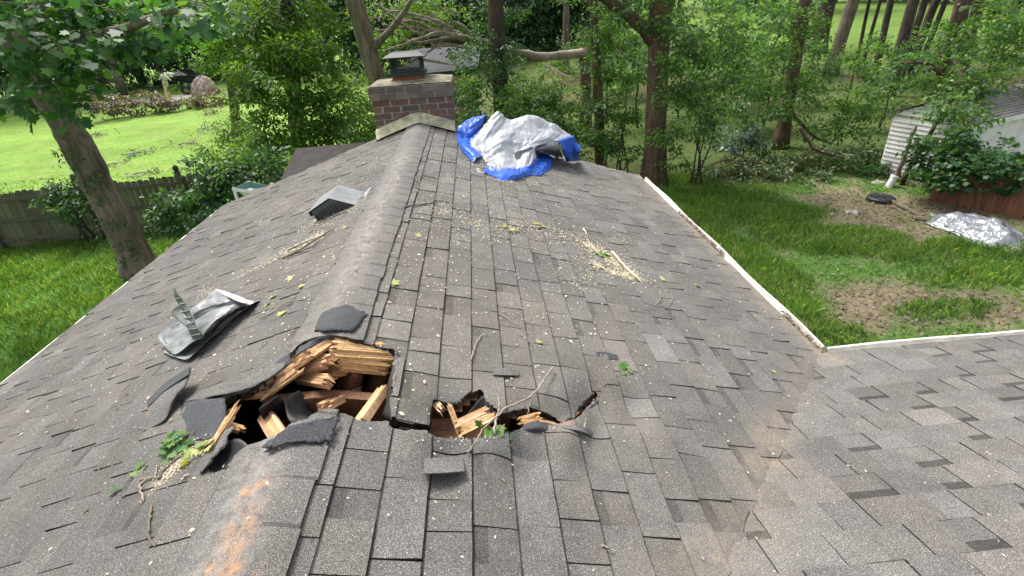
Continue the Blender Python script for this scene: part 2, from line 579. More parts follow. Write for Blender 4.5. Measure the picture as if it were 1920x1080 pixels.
xs, ys = axis(-40, 40, .33, 0), axis(-6, 70, .33, 0)
X, Y = np.meshgrid(xs, ys)
Z = gz(X, Y)
far = sstep(80, 120, np.hypot(X, Y))
me = bpy.data.meshes.new('ground')
nx, ny = len(xs), len(ys)
idx = np.arange(nx*ny).reshape(ny, nx)
F = np.stack([idx[:-1, :-1], idx[:-1, 1:], idx[1:, 1:], idx[1:, :-1]], -1).reshape(-1, 4)
me.vertices.add(nx*ny); me.vertices.foreach_set('co', np.stack([X, Y, Z], -1).astype(np.float32).ravel())
me.loops.add(F.size); me.loops.foreach_set('vertex_index', F.astype(np.int32).ravel())
me.polygons.add(len(F)); me.polygons.foreach_set('loop_start', np.arange(len(F), dtype=np.int32)*4)
me.polygons.foreach_set('loop_total', np.full(len(F), 4, np.int32))
me.polygons.foreach_set('use_smooth', [True]*len(F))
me.update(calc_edges=True)
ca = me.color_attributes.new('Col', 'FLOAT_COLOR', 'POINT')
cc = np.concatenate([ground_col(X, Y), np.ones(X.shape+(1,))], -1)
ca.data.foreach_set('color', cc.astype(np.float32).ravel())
gm, t, b = newmat('ground')
v = coords(t)
at = N(t, 'ShaderNodeVertexColor', layer_name='Col')
c = mixc(t, 1.0, at.outputs['Color'], ramp(t, noise(t, 11, 6, .7, v), [(.3, (.55, .55, .52)), (.68, (1.4, 1.38, 1.3))]), 'MULTIPLY')
c = mixc(t, 1.0, c, ramp(t, noise(t, 55, 3, .7, v), [(.3, (.65, .65, .65)), (.7, (1.3, 1.3, 1.3))]), 'MULTIPLY')
L(t, c, b.inputs['Base Color'])
b.inputs['Roughness'].default_value = .95
b.inputs['Specular IOR Level'].default_value = .15
bump(t, b, noise(t, 18, 6, .75, v), .8, .06)
tag(make_obj('ground', me, gm), kind='structure')

# ------------------------------------------------------------------ house
HOUSE = empty('house', (0, 2.0, G0), 'low house with storm damaged grey shingle roof and brick chimney', 'house')

def dense(pts, step=.024, jit=.010):
    out = []
    for i in range(len(pts)):
        a, b = np.array(pts[i]), np.array(pts[(i+1) % len(pts)])
        n = max(1, int(np.hypot(*(b-a))/step))
        for k in range(n):
            q = a+(b-a)*k/n
            out.append(q+(rng.random(2)-.5)*2*jit*(k > 0))
    return np.array(out)

H1 = [(540, 678), (575, 650), (612, 634), (650, 640), (700, 650), (742, 657), (738, 720), (733, 787), (700, 794), (668, 788), (650, 780), (632, 777), (600, 780), (560, 796), (520, 822), (492, 838), (470, 846), (440, 868), (418, 884), (395, 888), (405, 850), (425, 800), (424, 760), (428, 746), (470, 735), (505, 715)]
H2 = [(731, 786), (770, 794), (803, 796), (811, 746), (836, 752), (862, 757), (882, 742), (906, 733), (912, 758), (940, 776), (975, 770), (1000, 766), (1030, 772), (1052, 784), (1058, 806), (985, 815), (950, 822), (925, 828), (880, 832), (815, 830), (803, 820), (760, 815), (733, 808)]
H3 = [(1078, 772), (1086, 748), (1106, 728), (1124, 716), (1118, 734), (1104, 757), (1094, 780), (1076, 798), (1056, 806), (1050, 790)]
HOLES = [dense([rp(*q)[:2] for q in h], .024, j_) for h, j_ in ((H1, .009), (H2, .004), (H3, .003))]
SL = np.array([rp(*q)[:2] for q in [(735, 790), (800, 800), (860, 800), (950, 806), (1040, 800), (1085, 770), (1130, 725), (1170, 695)]])
SLx, SLy = SL[:, 0], SL[:, 1]

def deform(x, y):
    """sag of the broken roof"""
    x = np.asarray(x, float); y = np.asarray(y, float)
    yl = np.interp(x, SLx, SLy)
    win = sstep(.28, .5, x)*sstep(1.42, 1.0, x)
    q = y-yl
    dz = -.040*win*np.exp(-(np.maximum(q, 0)/.13)**2)*(q > 0)
    dz = dz + .018*win*np.exp(-(np.minimum(q, 0)/.16)**2)*(q <= 0)
    dz = dz - .045*np.exp(-((x-1.20)/.15)**2-((y-1.70)/.13)**2) + .022*np.exp(-((x-1.30)/.14)**2-((y-1.48)/.12)**2)
    dz = dz + .045*(vnoise(x*6.5, y*6.5, 33)-.45)*win*np.exp(-(q/.26)**2)
    dz = dz + .020*win*np.exp(-((q+.16)/.10)**2)*np.sin(x*22)
    dz = dz + .012*(fbm(x*2.2, y*2.2, 21, 3)-.5)+.004*(vnoise(x*9, y*9, 31)-.5)
    dz = dz + .02*np.exp(-((x+.30)/.22)**2-((y-1.85)/.14)**2)
    return dz

def plane_main(sg):
    def f(s, y, h):
        x = s*COSP
        return np.array([sg*x, y, -PITCH*x+h+float(deform(sg*x, y))])
    return f

CW = 1/math.sqrt(1+PW**2)
Y_WR = WY-(-Z_EAVE_R)/PW            # wing ridge line
def plane_wing(s, y, h):            # s runs from the wing ridge towards +Y, y runs along +X
    yy = Y_WR+s*CW
    return np.array([y, yy, -PW*(yy-Y_WR)+h+.001+.012*(float(fbm(y*1.8, yy*1.8, 41, 3))-.5)])

def valley_x(y):
    return WR-(PW/PITCH)*(WY-y)

def wear_of(V):
    x, y = V[:, 0], V[:, 1]
    out = np.zeros((len(V), 4)); out[:, 3] = 1
    vx = valley_x(y)
    d = (x-vx)*.75
    on = (y < WY+.1) & (y > -.8)
    wob = .10*(fbm(x*3, y*3, 51)-.5)
    wid = .07+.11*np.exp(-((y-1.0)/.5)**2)
    silt = .9*np.exp(-((d+.05+wob)/wid)**2)*on*sstep(.1, .6, y)*(.35+.65*sstep(.35, .6, fbm(x*4, y*4, 52)))
    silt = np.maximum(silt, .75*np.exp(-((x-WR+.02)/.09)**2)*(y > WY-.2))
    silt = np.maximum(silt, .16*sstep(.52, .75, fbm(x*.9+4, y*.9, 61)))
    # scrape below the hole on the left slope
    a, b = rp(410, 800)[:2], rp(290, 925)[:2]
    ab = b-a
    tt = np.clip(((V[:, :2]-a)@ab)/(ab@ab), 0, 1)
    dd = np.hypot(*(V[:, :2]-(a+tt[:, None]*ab)).T)
    silt = np.maximum(silt, .95*np.exp(-(dd/.045)**2))
    silt = np.maximum(silt, .16*(x < -.2)*sstep(.45, .7, fbm(x*1.7, y*.8, 77)))
    out[:, 0] = np.clip(silt, 0, 1)
    sc = np.zeros(len(V))
    for (px, py, r) in [(446, 1000, .040), (466, 965, .035), (440, 1030, .030), (436, 1076, .045), (490, 912, .026), (470, 928, .024), (455, 985, .035), (400, 1072, .03), (285, 775, .022), (1060, 800, .03), (95, 780, .0)]:
        if r <= 0: continue
        P = rp(px, py)
        sc = np.maximum(sc, np.exp(-(np.hypot(x-P[0], y-P[1])/r)**2))
    out[:, 1] = np.clip(sc*.95, 0, 1)
    out[:, 2] = np.clip(.55*np.exp(-((x+.02)/.085)**2)*(y > .4)*(.35+.65*sstep(.3, .6, fbm(x*2, y*1.3, 71))), 0, 1)
    return out

def hole_cut(P):
    """inside flag and nearest border for plan points"""
    ins = np.zeros(len(P), bool); near = np.array(P, float)
    for h in HOLES:
        lo, hi = h.min(0)-.1, h.max(0)+.1
        m = np.all((P > lo) & (P < hi), axis=1)
        if not m.any(): continue
        d, i, nr = poly_d(P[m], h)
        k = np.where(m)[0][i]
        ins[k] = True; near[k] = nr[i]
    return ins, near

BLACK = (.10, .10, .11, 1)

def shingles(name, fmap, clip, s0, s_end, expo, y0, y1, keep, parent, cut=False, seed=0, first=.2, tone=1.0, pgap=.66, pslot=.86, band_k=.66):
    """courses of laminated shingles; each tab has its thickness, wedge and own tone"""
    R = random.Random(seed)
    mb = MB()
    edges = [s0]
    s = first
    while s < s_end-.02:
        edges.append(s); s += expo
    edges.append(s_end)
    for k in range(len(edges)-1):
        a, b = edges[k], edges[k+1]
        y = y0-R.random()*.3
        prev_tab = False
        while y < y1:
            r = R.random()
            if prev_tab and r < pgap:
                kind, w = 'gap', .005
            elif prev_tab and r < pslot:
                kind, w = 'slot', R.uniform(.08, .20)
            else:
                kind, w = 'tab', R.uniform(.09, .27)
            ya, yb = max(y, y0), min(y+w, y1)
            y += w
            prev_tab = kind == 'tab'
            if yb-ya < .002: continue
            sm = (a+b)/2; ym = (ya+yb)/2
            if not (keep(sm, ya) or keep(sm, yb) or keep(a, ym) or keep(b, ym)): continue
            P = fmap(sm, ym, 0)
            fine = cut and any(np.all(P[:2] > h.min(0)-.2) and np.all(P[:2] < h.max(0)+.2) for h in HOLES)
            cell = .014 if fine else (.045 if (P[1] < 3.2 and -2 < P[0] < 4.5) else .07)
            ns = max(2, int(round((b-a)/cell))); nyy = max(1, int(round((yb-ya)/cell)))
            up = .0055 if kind == 'tab' else (.0005 if kind == 'gap' else .001)
            curl = R.uniform(-.0015, .004) if kind == 'tab' else 0
            g = R.uniform(.86, 1.13)*tone
            hue = R.uniform(-.016, .034)
            if kind == 'slot': g *= .93
            if kind == 'gap': g = .22
            elif R.random() < .06: g *= 1.2
            base = np.array([g*(1+hue), g, g*(1-hue)])
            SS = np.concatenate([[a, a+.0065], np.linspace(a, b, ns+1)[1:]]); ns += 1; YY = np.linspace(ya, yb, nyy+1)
            skew = R.uniform(-.004, .004)
            pts = []
            for i, ss in enumerate(SS):
                q = (ss-a)/(b-a)
                for yy in YY:
                    h = .002+.0075*q+up+curl*q*q
                    e = skew*q if kind == 'tab' else 0
                    eb = (.0025*(vnoise(yy*14, ss*3, seed))-.00125) if i == ns else 0
                    pts.append(fmap(ss+eb, yy+e, h))
            pts = np.array(pts)
            if clip: pts = clip(pts)
            ins = None
            if fine:
                ins, near = hole_cut(pts[:, :2])
            W = nyy+1
            fs, cs = [], []
            rim = []
            vmax = len(pts)
            for i in range(ns):
                for j in range(nyy):
                    ids = [i*W+j, (i+1)*W+j, (i+1)*W+j+1, i*W+j+1]
                    sq, yq = (SS[i]+SS[i+1])/2, (YY[j]+YY[j+1])/2
                    if not keep(sq, yq): continue
                    if ins is not None and ins[ids].sum() >= 3: continue
                    band = kind == 'slot' and 0 < i < ns*.33
                    col = base*(.40 if i == 0 else band_k if band else 1)  # narrow first cell: shadow line under the butt above, painted into the colour
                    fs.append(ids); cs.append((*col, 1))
                    if ins is not None and ins[ids].any():
                        rim.append(ids)
            if not fs: continue
            if ins is not None:
                for q in np.where(ins)[0]:
                    pts[q, :2] = near[q]
                    x = abs(near[q, 0])
                    pts[q, 2] = -PITCH*x+float(deform(near[q, 0], near[q, 1]))+.006+.004*float(vnoise(near[q, 0]*25, near[q, 1]*25, 5))
            v = [tuple(p) for p in pts]
            dn = np.array([0, 0, -1.0])
            def skirt(i0, i1, depth, col):
                bq = len(v)
                v.append(tuple(pts[i0]+dn*depth)); v.append(tuple(pts[i1]+dn*depth))
                fs.append([i0, i1, bq+1, bq]); cs.append(col)
            edge = (*(base*.35), 1)
            for j in range(nyy):
                i0, i1 = ns*W+j, ns*W+j+1
                if keep(b, (YY[j]+YY[j+1])/2) and not (ins is not None and (ins[i0] or ins[i1])):
                    skirt(i0, i1, .009+up, edge)
            if kind == 'tab':
                for i in range(ns):
                    for j in (0, nyy):
                        i0, i1 = i*W+j, (i+1)*W+j
                        if keep((SS[i]+SS[i+1])/2, YY[j]) and not (ins is not None and (ins[i0] or ins[i1])):
                            skirt(i0, i1, .006, edge)
            for ids in rim:                              # torn black edge
                q = [i for i in ids if ins[i]]
                if len(q) == 2: skirt(q[0], q[1], .03, BLACK)
            bq = len(mb.v)
            mb.v.extend(v)
            for f_, c_ in zip(fs, cs):
                mb.f.append([bq+i for i in f_]); mb.c.append(c_)
    return mb.build(name, M['shingle'], parent, wear=wear_of)

EXPO = .1385
SLEN_L, SLEN_R = WL/COSP, WR/COSP
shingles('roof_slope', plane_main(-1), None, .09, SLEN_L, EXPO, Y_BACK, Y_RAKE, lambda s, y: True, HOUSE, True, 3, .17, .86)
def clip_main(p):
    yv = WY-(WR-p[:, 0])*PITCH/PW
    yv = yv-.02
    p[:, 1] = np.where((p[:, 1] < WY) | (yv < WY), np.maximum(p[:, 1], np.minimum(yv, WY+.02)), p[:, 1])
    return p
def clip_wing(p):
    p[:, 0] = np.maximum(p[:, 0], valley_x(p[:, 1])-.012)
    return p
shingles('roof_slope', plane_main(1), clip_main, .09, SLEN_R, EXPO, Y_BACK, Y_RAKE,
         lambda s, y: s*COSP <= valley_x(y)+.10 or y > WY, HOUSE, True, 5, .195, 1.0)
W_LEN = (WY-Y_WR)/CW
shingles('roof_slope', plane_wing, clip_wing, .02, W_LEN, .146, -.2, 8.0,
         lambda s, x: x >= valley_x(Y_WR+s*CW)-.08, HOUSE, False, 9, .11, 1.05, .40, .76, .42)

# ridge cap: overlapping bent pieces
mb = MB()
y = Y_BACK
R = random.Random(4)
while y < 6.29:
    e = R.uniform(.13, .16)
    g = R.uniform(.97, 1.04)
    fine = .7 < y < 2.1
    nx_, ny_ = (34, 14) if fine else (14, 9)
    hw = .142+R.uniform(-.004, .004)
    U = np.linspace(-hw, hw, nx_+1); VV = np.linspace(y, min(y+e+.0, 6.30), ny_+1)
    pts = []
    for j, yy in enumerate(VV):
        for u in U:
            z = -PITCH*(math.sqrt(u*u+.06**2)-.06)+.0085+.0006*(1-j/ny_)+float(deform(u, yy))+.004*(float(vnoise(u*18, yy*9, 7))-.5)
            pts.append((u, yy, z))
    pts = np.array(pts)
    ins, near = hole_cut(pts[:, :2])
    for q in np.where(ins)[0]:
        pts[q, :2] = near[q]
    fs, cs = [], []
    W = nx_+1
    v = [tuple(p) for p in pts]
    def sk(i0, i1, d, c):
        bq = len(v)
        v.append(tuple(pts[i0]-np.array([0, 0, d]))); v.append(tuple(pts[i1]-np.array([0, 0, d])))
        fs.append([i0, i1, bq+1, bq]); cs.append(c)
    for j in range(ny_):
        for i in range(nx_):
            ids = [j*W+i, j*W+i+1, (j+1)*W+i+1, (j+1)*W+i]
            if ins[ids].sum() >= 3: continue
            hu = .05*(vnoise(pts[ids[0], 0]*8, pts[ids[0], 1]*6, 3)-.5)
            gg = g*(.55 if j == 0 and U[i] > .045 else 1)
            fs.append(ids); cs.append((gg*(1+hu), gg, gg*(1-hu), 1))
            if ins[ids].any():
                q = [k for k in ids if ins[k]]
                if len(q) == 2: sk(q[0], q[1], .03, BLACK)
    for j in range(ny_):
        for i in (0, nx_):
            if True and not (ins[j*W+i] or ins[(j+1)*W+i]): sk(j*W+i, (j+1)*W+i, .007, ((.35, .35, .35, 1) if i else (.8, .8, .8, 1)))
    for i in range(nx_):
        if not (ins[i] or ins[i+1]): sk(i, i+1, .0008, (.7, .7, .7, 1))
    bq = len(mb.v); mb.v.extend(v)
    for f_, c_ in zip(fs, cs):
        mb.f.append([bq+k for k in f_]); mb.c.append(c_)
    y += e
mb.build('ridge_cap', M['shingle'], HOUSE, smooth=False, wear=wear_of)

# decking under the shingles with the hole through it
mb = MB()
for sg, Wd in ((-1, WL), (1, WR)):
    xs_ = np.unique(np.concatenate([np.arange(0, 1.5, .03), np.linspace(1.5, Wd-.01, 6)]))
    ys_ = np.unique(np.concatenate([[Y_BACK+.01], np.arange(.9, 2.1, .03), np.linspace(2.1, Y_RAKE-.02, 12)]))
    for i in range(len(xs_)-1):
        for j in range(len(ys_)-1):
            xm, ym = (xs_[i]+xs_[i+1])/2, (ys_[j]+ys_[j+1])/2
            q = np.array([[sg*xm, ym]])
            if hole_cut(q)[0][0]: continue
            if sg > 0 and xm > valley_x(ym)+.3 and ym < WY: continue
            vs = [(sg*x, yy, -PITCH*x-.024+float(deform(sg*x, yy))) for x, yy in ((xs_[i], ys_[j]), (xs_[i+1], ys_[j]), (xs_[i+1], ys_[j+1]), (xs_[i], ys_[j+1]))]
            mb.add(vs, [(0, 1, 2, 3)])
mb.build('roof_deck', M['wood_brown'], HOUSE)

# far slope of the wing, gutters, drip edges, fascia
mb = MB()
mb.add([(0.1, Y_WR, .0), (8, Y_WR, .0), (8, Y_WR-2.6, -.76), (0.1, Y_WR-2.6, -.76)], [(0, 1, 2, 3)])
mb.build('roof_slope', M['grey_roof'], HOUSE)

def gutter(a, b, out, name='gutter'):
    """K style gutter from a to b, out = outward unit vector"""
    a, b, o = np.array(a, float), np.array(b, float), np.array(out, float)
    up = np.array([0, 0, 1.0])
    prof = [(0, .0), (0, -.10), (.06, -.11), (.085, -.07), (.105, -.03), (.105, .0), (.088, .0), (.088, -.012), (.07, -.06), (.05, -.095), (.012, -.088), (.012, 0)]
    n = 14
    vs, fs = [], []
    k = len(prof)
    for i in range(n+1):
        p = a+(b-a)*i/n
        w = .006*math.sin(i*1.3)
        for (u, h) in prof:
            vs.append(p+o*(u+w)+up*(h-.01+w*.5))
    for i in range(n):
        for j in range(k):
            j2 = (j+1) % k
            fs.append((i*k+j, i*k+j2, (i+1)*k+j2, (i+1)*k+j))
    fs.append(tuple(range(k))); fs.append(tuple(n*k+q for q in range(k-1, -1, -1)))
    m = MB(); m.add(vs, fs)
    return m.build(name, M['gutter'], HOUSE)

zE = -PITCH*WR
gutter((WR-.004, WY+.11, zE-.012), (WR-.004, Y_RAKE+.0, zE-.012), (1, 0, 0))
gutter((WR+.11, WY-.004, zE-.012), (8.0, WY-.004, zE-.012), (0, 1, 0))
mb = MB()
zL = -PITCH*WL
mb.box((-WL-.008, (Y_BACK+Y_RAKE)/2, zL-.006), (.03, Y_RAKE-Y_BACK, .018))
mb.box((-WL-.012, (Y_BACK+Y_RAKE)/2, zL-.09), (.02, Y_RAKE-Y_BACK, .15))
mb.build('drip_edge', M['white'], HOUSE)
mb = MB()
for sg, Wd in ((-1, WL), (1, WR)):
    a = np.array([sg*Wd, Y_RAKE+.012, -PITCH*Wd-.09]); b_ = np.array([sg*.02, Y_RAKE+.012, -.09])
    mb.bar(a, b_, .02, .15)
mb.build('rake_board', M['white'], HOUSE)
# walls
mb = MB()
zt = -1.02
def wall(m_, x0, y0_, x1, y1_, top):
    n = int((top-G0)/.12)
    d = np.array([x1-x0, y1_-y0_]); Ln = np.hypot(*d)
    for i in range(n+1):
        z0 = G0-.05+i*.12
        h = min(.12, top-z0)
        if h <= .01: continue
        m_.box(((x0+x1)/2, (y0_+y1_)/2, z0+h/2), (Ln, .10+.012*(i % 2), h), rz=math.atan2(d[1], d[0]))
wall(mb, -WL+.35, Y_BACK+.3, -WL+.35, Y_RAKE-.25, zt)
wall(mb, WR-.35, WY-.36, WR-.35, Y_RAKE-.25, zt)
wall(mb, -WL+.41, Y_RAKE-.25, WR-.41, Y_RAKE-.25, zt)
wall(mb, -WL+.41, Y_BACK+.3, 7.6, Y_BACK+.3, zt)
wall(mb, WR-.29, WY-.36, 7.6, WY-.36, zt)
wall(mb, 7.66, Y_BACK+.36, 7.66, WY-.42, zt)
for yy in (Y_RAKE-.25,):
    mb.add([(-WL+.3, yy+.06, zt), (WR-.3, yy+.06, zt), (0, yy+.06, -.06)], [(0, 1, 2)])
    mb.add([(-WL+.3, Y_BACK+.3, zt), (WR-.3, Y_BACK+.3, zt), (0, Y_BACK+.3, -.06)], [(0, 1, 2)])
mb.build('wall', M['siding'], HOUSE)
mb = MB()
mb.add([(-2.3, -3.2, -.98), (2.38, -3.2, -.98), (2.38, 6.2, -.98), (-2.3, 6.2, -.98)], [(0, 1, 2, 3)])
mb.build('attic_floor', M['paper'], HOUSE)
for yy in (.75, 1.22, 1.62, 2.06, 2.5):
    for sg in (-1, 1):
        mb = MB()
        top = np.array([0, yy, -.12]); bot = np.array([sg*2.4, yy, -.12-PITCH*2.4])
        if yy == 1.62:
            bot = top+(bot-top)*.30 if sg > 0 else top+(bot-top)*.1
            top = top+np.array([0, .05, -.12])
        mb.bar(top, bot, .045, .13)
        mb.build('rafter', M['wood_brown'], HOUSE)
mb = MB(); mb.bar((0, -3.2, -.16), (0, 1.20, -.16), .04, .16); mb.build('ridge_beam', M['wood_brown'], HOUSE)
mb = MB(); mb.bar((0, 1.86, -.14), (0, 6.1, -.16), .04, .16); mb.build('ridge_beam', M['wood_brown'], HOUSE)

# ------------------------------------------------------------------ curved patches
def cr(p, n):
    """Catmull-Rom along axis 0, n steps per span"""
    p = np.asarray(p, float)
    q = np.concatenate([[2*p[0]-p[1]], p, [2*p[-1]-p[-2]]])
    out = []
    for i in range(len(p)-1):
        a, b, c, d = q[i:i+4]
        for k in range(n):
            u = k/n
            out.append(.5*((2*b)+(c-a)*u+(2*a-5*b+4*c-d)*u*u+(3*b-a-3*c+d)*u**3))
    out.append(p[-1])
    return np.array(out)

def crease(u, v, seed, k=5):
    """crumpled sheet: sharp folds in random directions"""
    r = np.random.default_rng(seed)
    h = 0
    wu = u+.25*(fbm(u*1.2, v*1.2, seed)-.5)*2; wv = v+.25*(fbm(u*1.2+9, v*1.2, seed+3)-.5)*2
    for i in range(k):
        a = r.uniform(0, math.pi); f = r.uniform(1.2, 1.8)*1.6**i*.6
        q = (wu*math.cos(a)+wv*math.sin(a))*f+r.uniform(0, 9)
        tri = np.abs(q-np.floor(q)-.5)*2
        mod = fbm(u*f*.5+i, v*f*.5, seed+i*5)
        h = h+(tri-.5)*mod/1.55**i
    return h

def sheet(ctrl, sub=8, amp=0.0, freq=1.0, seed=0, edge=1.0):
    """(R,C,3) control points -> fine grid with crumples along its normal"""
    c = np.asarray(ctrl, float)
    g = cr(c, sub)
    g = np.swapaxes(cr(np.swapaxes(g, 0, 1), sub), 0, 1)
    if amp:
        du = np.gradient(g, axis=0); dv = np.gradient(g, axis=1)
        n = np.cross(du, dv); n /= np.linalg.norm(n, axis=-1, keepdims=True)+1e-9
        u = np.cumsum(np.linalg.norm(du, axis=-1), 0); v = np.cumsum(np.linalg.norm(dv, axis=-1), 1)
        h = crease(u*freq, v*freq, seed)
        R_, C_ = h.shape
        fall = np.minimum.outer(np.minimum(np.arange(R_), np.arange(R_)[::-1])/3, np.minimum(np.arange(C_), np.arange(C_)[::-1])/3)
        g = g+n*(h*amp*np.clip(edge+fall*0+(1-edge)*np.minimum(fall, 1), 0, 1))[..., None]
    return g

def sheet_mesh(m_, g, thick, col=(1, 1, 1, 1), both=True):
    R_, C_ = g.shape[:2]
    du = np.gradient(g, axis=0); dv = np.gradient(g, axis=1)
    n = np.cross(du, dv); n /= np.linalg.norm(n, axis=-1, keepdims=True)+1e-9
    if n[..., 2].mean() < 0: n = -n
    a = g.reshape(-1, 3); bt = (g-n*thick).reshape(-1, 3)
    k = len(a)
    fs = []
    for i in range(R_-1):
        for j in range(C_-1):
            q = i*C_+j
            fs.append((q, q+1, q+C_+1, q+C_)); fs.append((k+q, k+q+C_, k+q+C_+1, k+q+1))
    rim = [(0*C_+j) for j in range(C_)]+[i*C_+C_-1 for i in range(1, R_)]+[(R_-1)*C_+j for j in range(C_-2, -1, -1)]+[i*C_ for i in range(R_-2, 0, -1)]
    for i in range(len(rim)):
        p, q = rim[i], rim[(i+1) % len(rim)]
        fs.append((p, k+p, k+q, q))
    m_.add(np.concatenate([a, bt]), fs, col)

def patch(name, rows, mat, parent, thick=.006, sub=5, amp=.0, freq=4, seed=0, smooth=True, ragged=0.0):
    g = sheet(rows, sub, amp, freq, seed)
    if mat in (M['shingle'], M['granule_dark']): thick = min(thick, .0035)
    if ragged:
        R_, C_ = g.shape[:2]
        rr = np.random.default_rng(seed+5)
        for idx_ in ((0, slice(None)), (-1, slice(None)), (slice(None), 0), (slice(None), -1)):
            e = g[idx_]
            g[idx_] = e+(rr.random(e.shape)-.5)*2*ragged*np.array([1, 1, .3])
    m_ = MB(); sheet_mesh(m_, g, thick)
    return m_.build(name, mat, parent, smooth=smooth, wear=lambda V: np.tile(np.array([0, 0, 0, 1.]), (len(V), 1)))

def plank(name, a, b, w, th, up, mat, parent, seed=0, splint=.06, n=6):
    n = n+1
    """split board: a bundle of slivers with uneven broken ends"""
    r = random.Random(seed)
    a, b = np.array(a, float), np.array(b, float)
    d = (b-a)/np.linalg.norm(b-a)
    sx = np.cross(d, np.array(up, float)); sx /= np.linalg.norm(sx)
    uz = np.cross(sx, d)
    m_ = MB()
    for i in range(n):
        o0 = (i-n/2)*w/n; o1 = (i+1-n/2)*w/n
        for q in range(2):
            z0, z1 = (-th/2, 0) if q == 0 else (0, th/2)
            e0 = r.uniform(-1, 1)*splint; e1 = r.uniform(-1, 1)*splint
            j = lambda: r.uniform(-.0015, .0015)
            tw = r.uniform(-.003, .003)
            A = [a+d*(-abs(e0)*.6+e0*.4)+sx*(o+j())+uz*(z+j()) for o, z in ((o0, z0), (o1, z0), (o1, z1), (o0, z1))]
            A[r.randrange(4)] -= d*abs(e0)*.7
            B = [b+d*e1+sx*(o+j())+uz*(z+j()+tw) for o, z in ((o0, z0), (o1, z0), (o1, z1), (o0, z1))]
            B[r.randrange(4)] += d*abs(e1)*.9
            g = r.uniform(.62, 1.15)
            col = (g, g*r.uniform(.92, 1.05), g*r.uniform(.8, 1.12), 1)
            m_.add(A+B, [(0, 1, 2, 3), (7, 6, 5, 4), (0, 4, 5, 1), (1, 5, 6, 2), (2, 6, 7, 3), (3, 7, 4, 0)], col)
    return m_.build(name, mat, parent)

UPR = (0, 0, 1)
FW, BW, FE = M['wood_fresh'], M['wood_brown'], M['felt']
# stacked ends of the broken far boards
for i, (a, b, h0, w, th) in enumerate([((634, 648), (728, 655), -.012, .055, .020), ((634, 662), (726, 668), -.035, .05, .022), ((640, 672), (722, 680), -.055, .05, .02), ((644, 684), (719, 692), -.085, .05, .022)]):
    P, Q = rp(*a, h0+.0), rp(*b, h0)
    plank('broken_board', P, Q, w, th, (0, -.35, 1), FW, HOUSE, 40+i, .03, 5)
# arc of broken sheathing along the crest
for i, (a, b, h, w) in enumerate([((545, 684), (590, 655), -.02, .06), ((582, 660), (622, 634), -.01, .06), ((500, 727), (548, 692), -.03, .07), ((422, 742), (492, 735), -.03, .045)]):
    plank('broken_board', rp(*a, h), rp(*b, h), w, .022, (.25, -.5, 1), FW, HOUSE, 60+i, .03, 6)
for i, (a, b, ha, hb, w) in enumerate([((560, 694), (616, 676), -.10, -.06, .055), ((562, 708), (616, 716), -.14, -.10, .05), ((600, 706), (640, 694), -.16, -.12, .06)]):
    plank('broken_board', rp(*a, ha), rp(*b, hb), w, .035, (0, -.4, 1), FW, HOUSE, 80+i, .03, 5)
plank('broken_board', rp(676, 792, -.02), rp(716, 735, -.10), .05, .03, (-.5, -.3, 1), FW, HOUSE, 91, .03, 5)
plank('broken_board', rp(408, 822, .02), rp(436, 776, .07), .028, .014, (-.5, -.3, 1), FW, HOUSE, 92, .03, 4)
plank('broken_board', rp(497, 778, -.10), rp(524, 820, -.06), .06, .02, (0, -.8, 1), FW, HOUSE, 93, .03, 4)
plank('broken_board', rp(612, 760, -.16), rp(650, 740, -.22), .08, .03, (-.3, -.5, 1), FW, HOUSE, 94, .04, 4)
plank('broken_board', rp(430, 800, -.05), rp(452, 806, -.08), .03, .02, (0, 0, 1), FW, HOUSE, 95, .02, 3)
plank('broken_rafter', rp(662, 690, -.12), rp(636, 790, -.45), .10, .045, (-.7, -.6, .3), BW, HOUSE, 96, .02, 3)
plank('broken_rafter', rp(712, 690, -.16), rp(690, 800, -.40), .09, .04, (-.7, -.6, .3), BW, HOUSE, 97, .02, 3)
plank('broken_rafter', rp(560, 730, -.40), rp(668, 742, -.36), .22, .03, (-.1, -.7, .6), BW, HOUSE, 98, .03, 3)
# wood in the right slit
plank('broken_board', rp(864, 802, -.03), rp(914, 778, -.01), .065, .022, (-.2, -.6, 1), FW, HOUSE, 101, .02, 6)
plank('broken_board', rp(812, 752, -.03), rp(826, 766, -.03), .03, .03, (0, -.6, 1), FW, HOUSE, 102, .015, 4)
plank('broken_board', rp(846, 768, -.02), rp(858, 802, -.06), .02, .015, (0, -.6, 1), FW, HOUSE, 103, .03, 3)
plank('broken_board', rp(980, 790, -.02), rp(1008, 782, .0), .035, .02, (0, -.6, 1), FW, HOUSE, 104, .02, 4)
plank('broken_board', rp(810, 815, -.12), rp(905, 812, -.10), .12, .02, (0, -.5, 1), BW, HOUSE, 105, .03, 4)
plank('broken_board', rp(1012, 792, .005), rp(1038, 796, .005), .02, .012, (0, -.5, 1), FW, HOUSE, 106, .01, 3)

def RPS(rows, follow=0):
    P = np.array([[rp(*q) for q in r] for r in rows])
    if follow: P[..., 2] += deform(P[..., 0], P[..., 1])
    return P
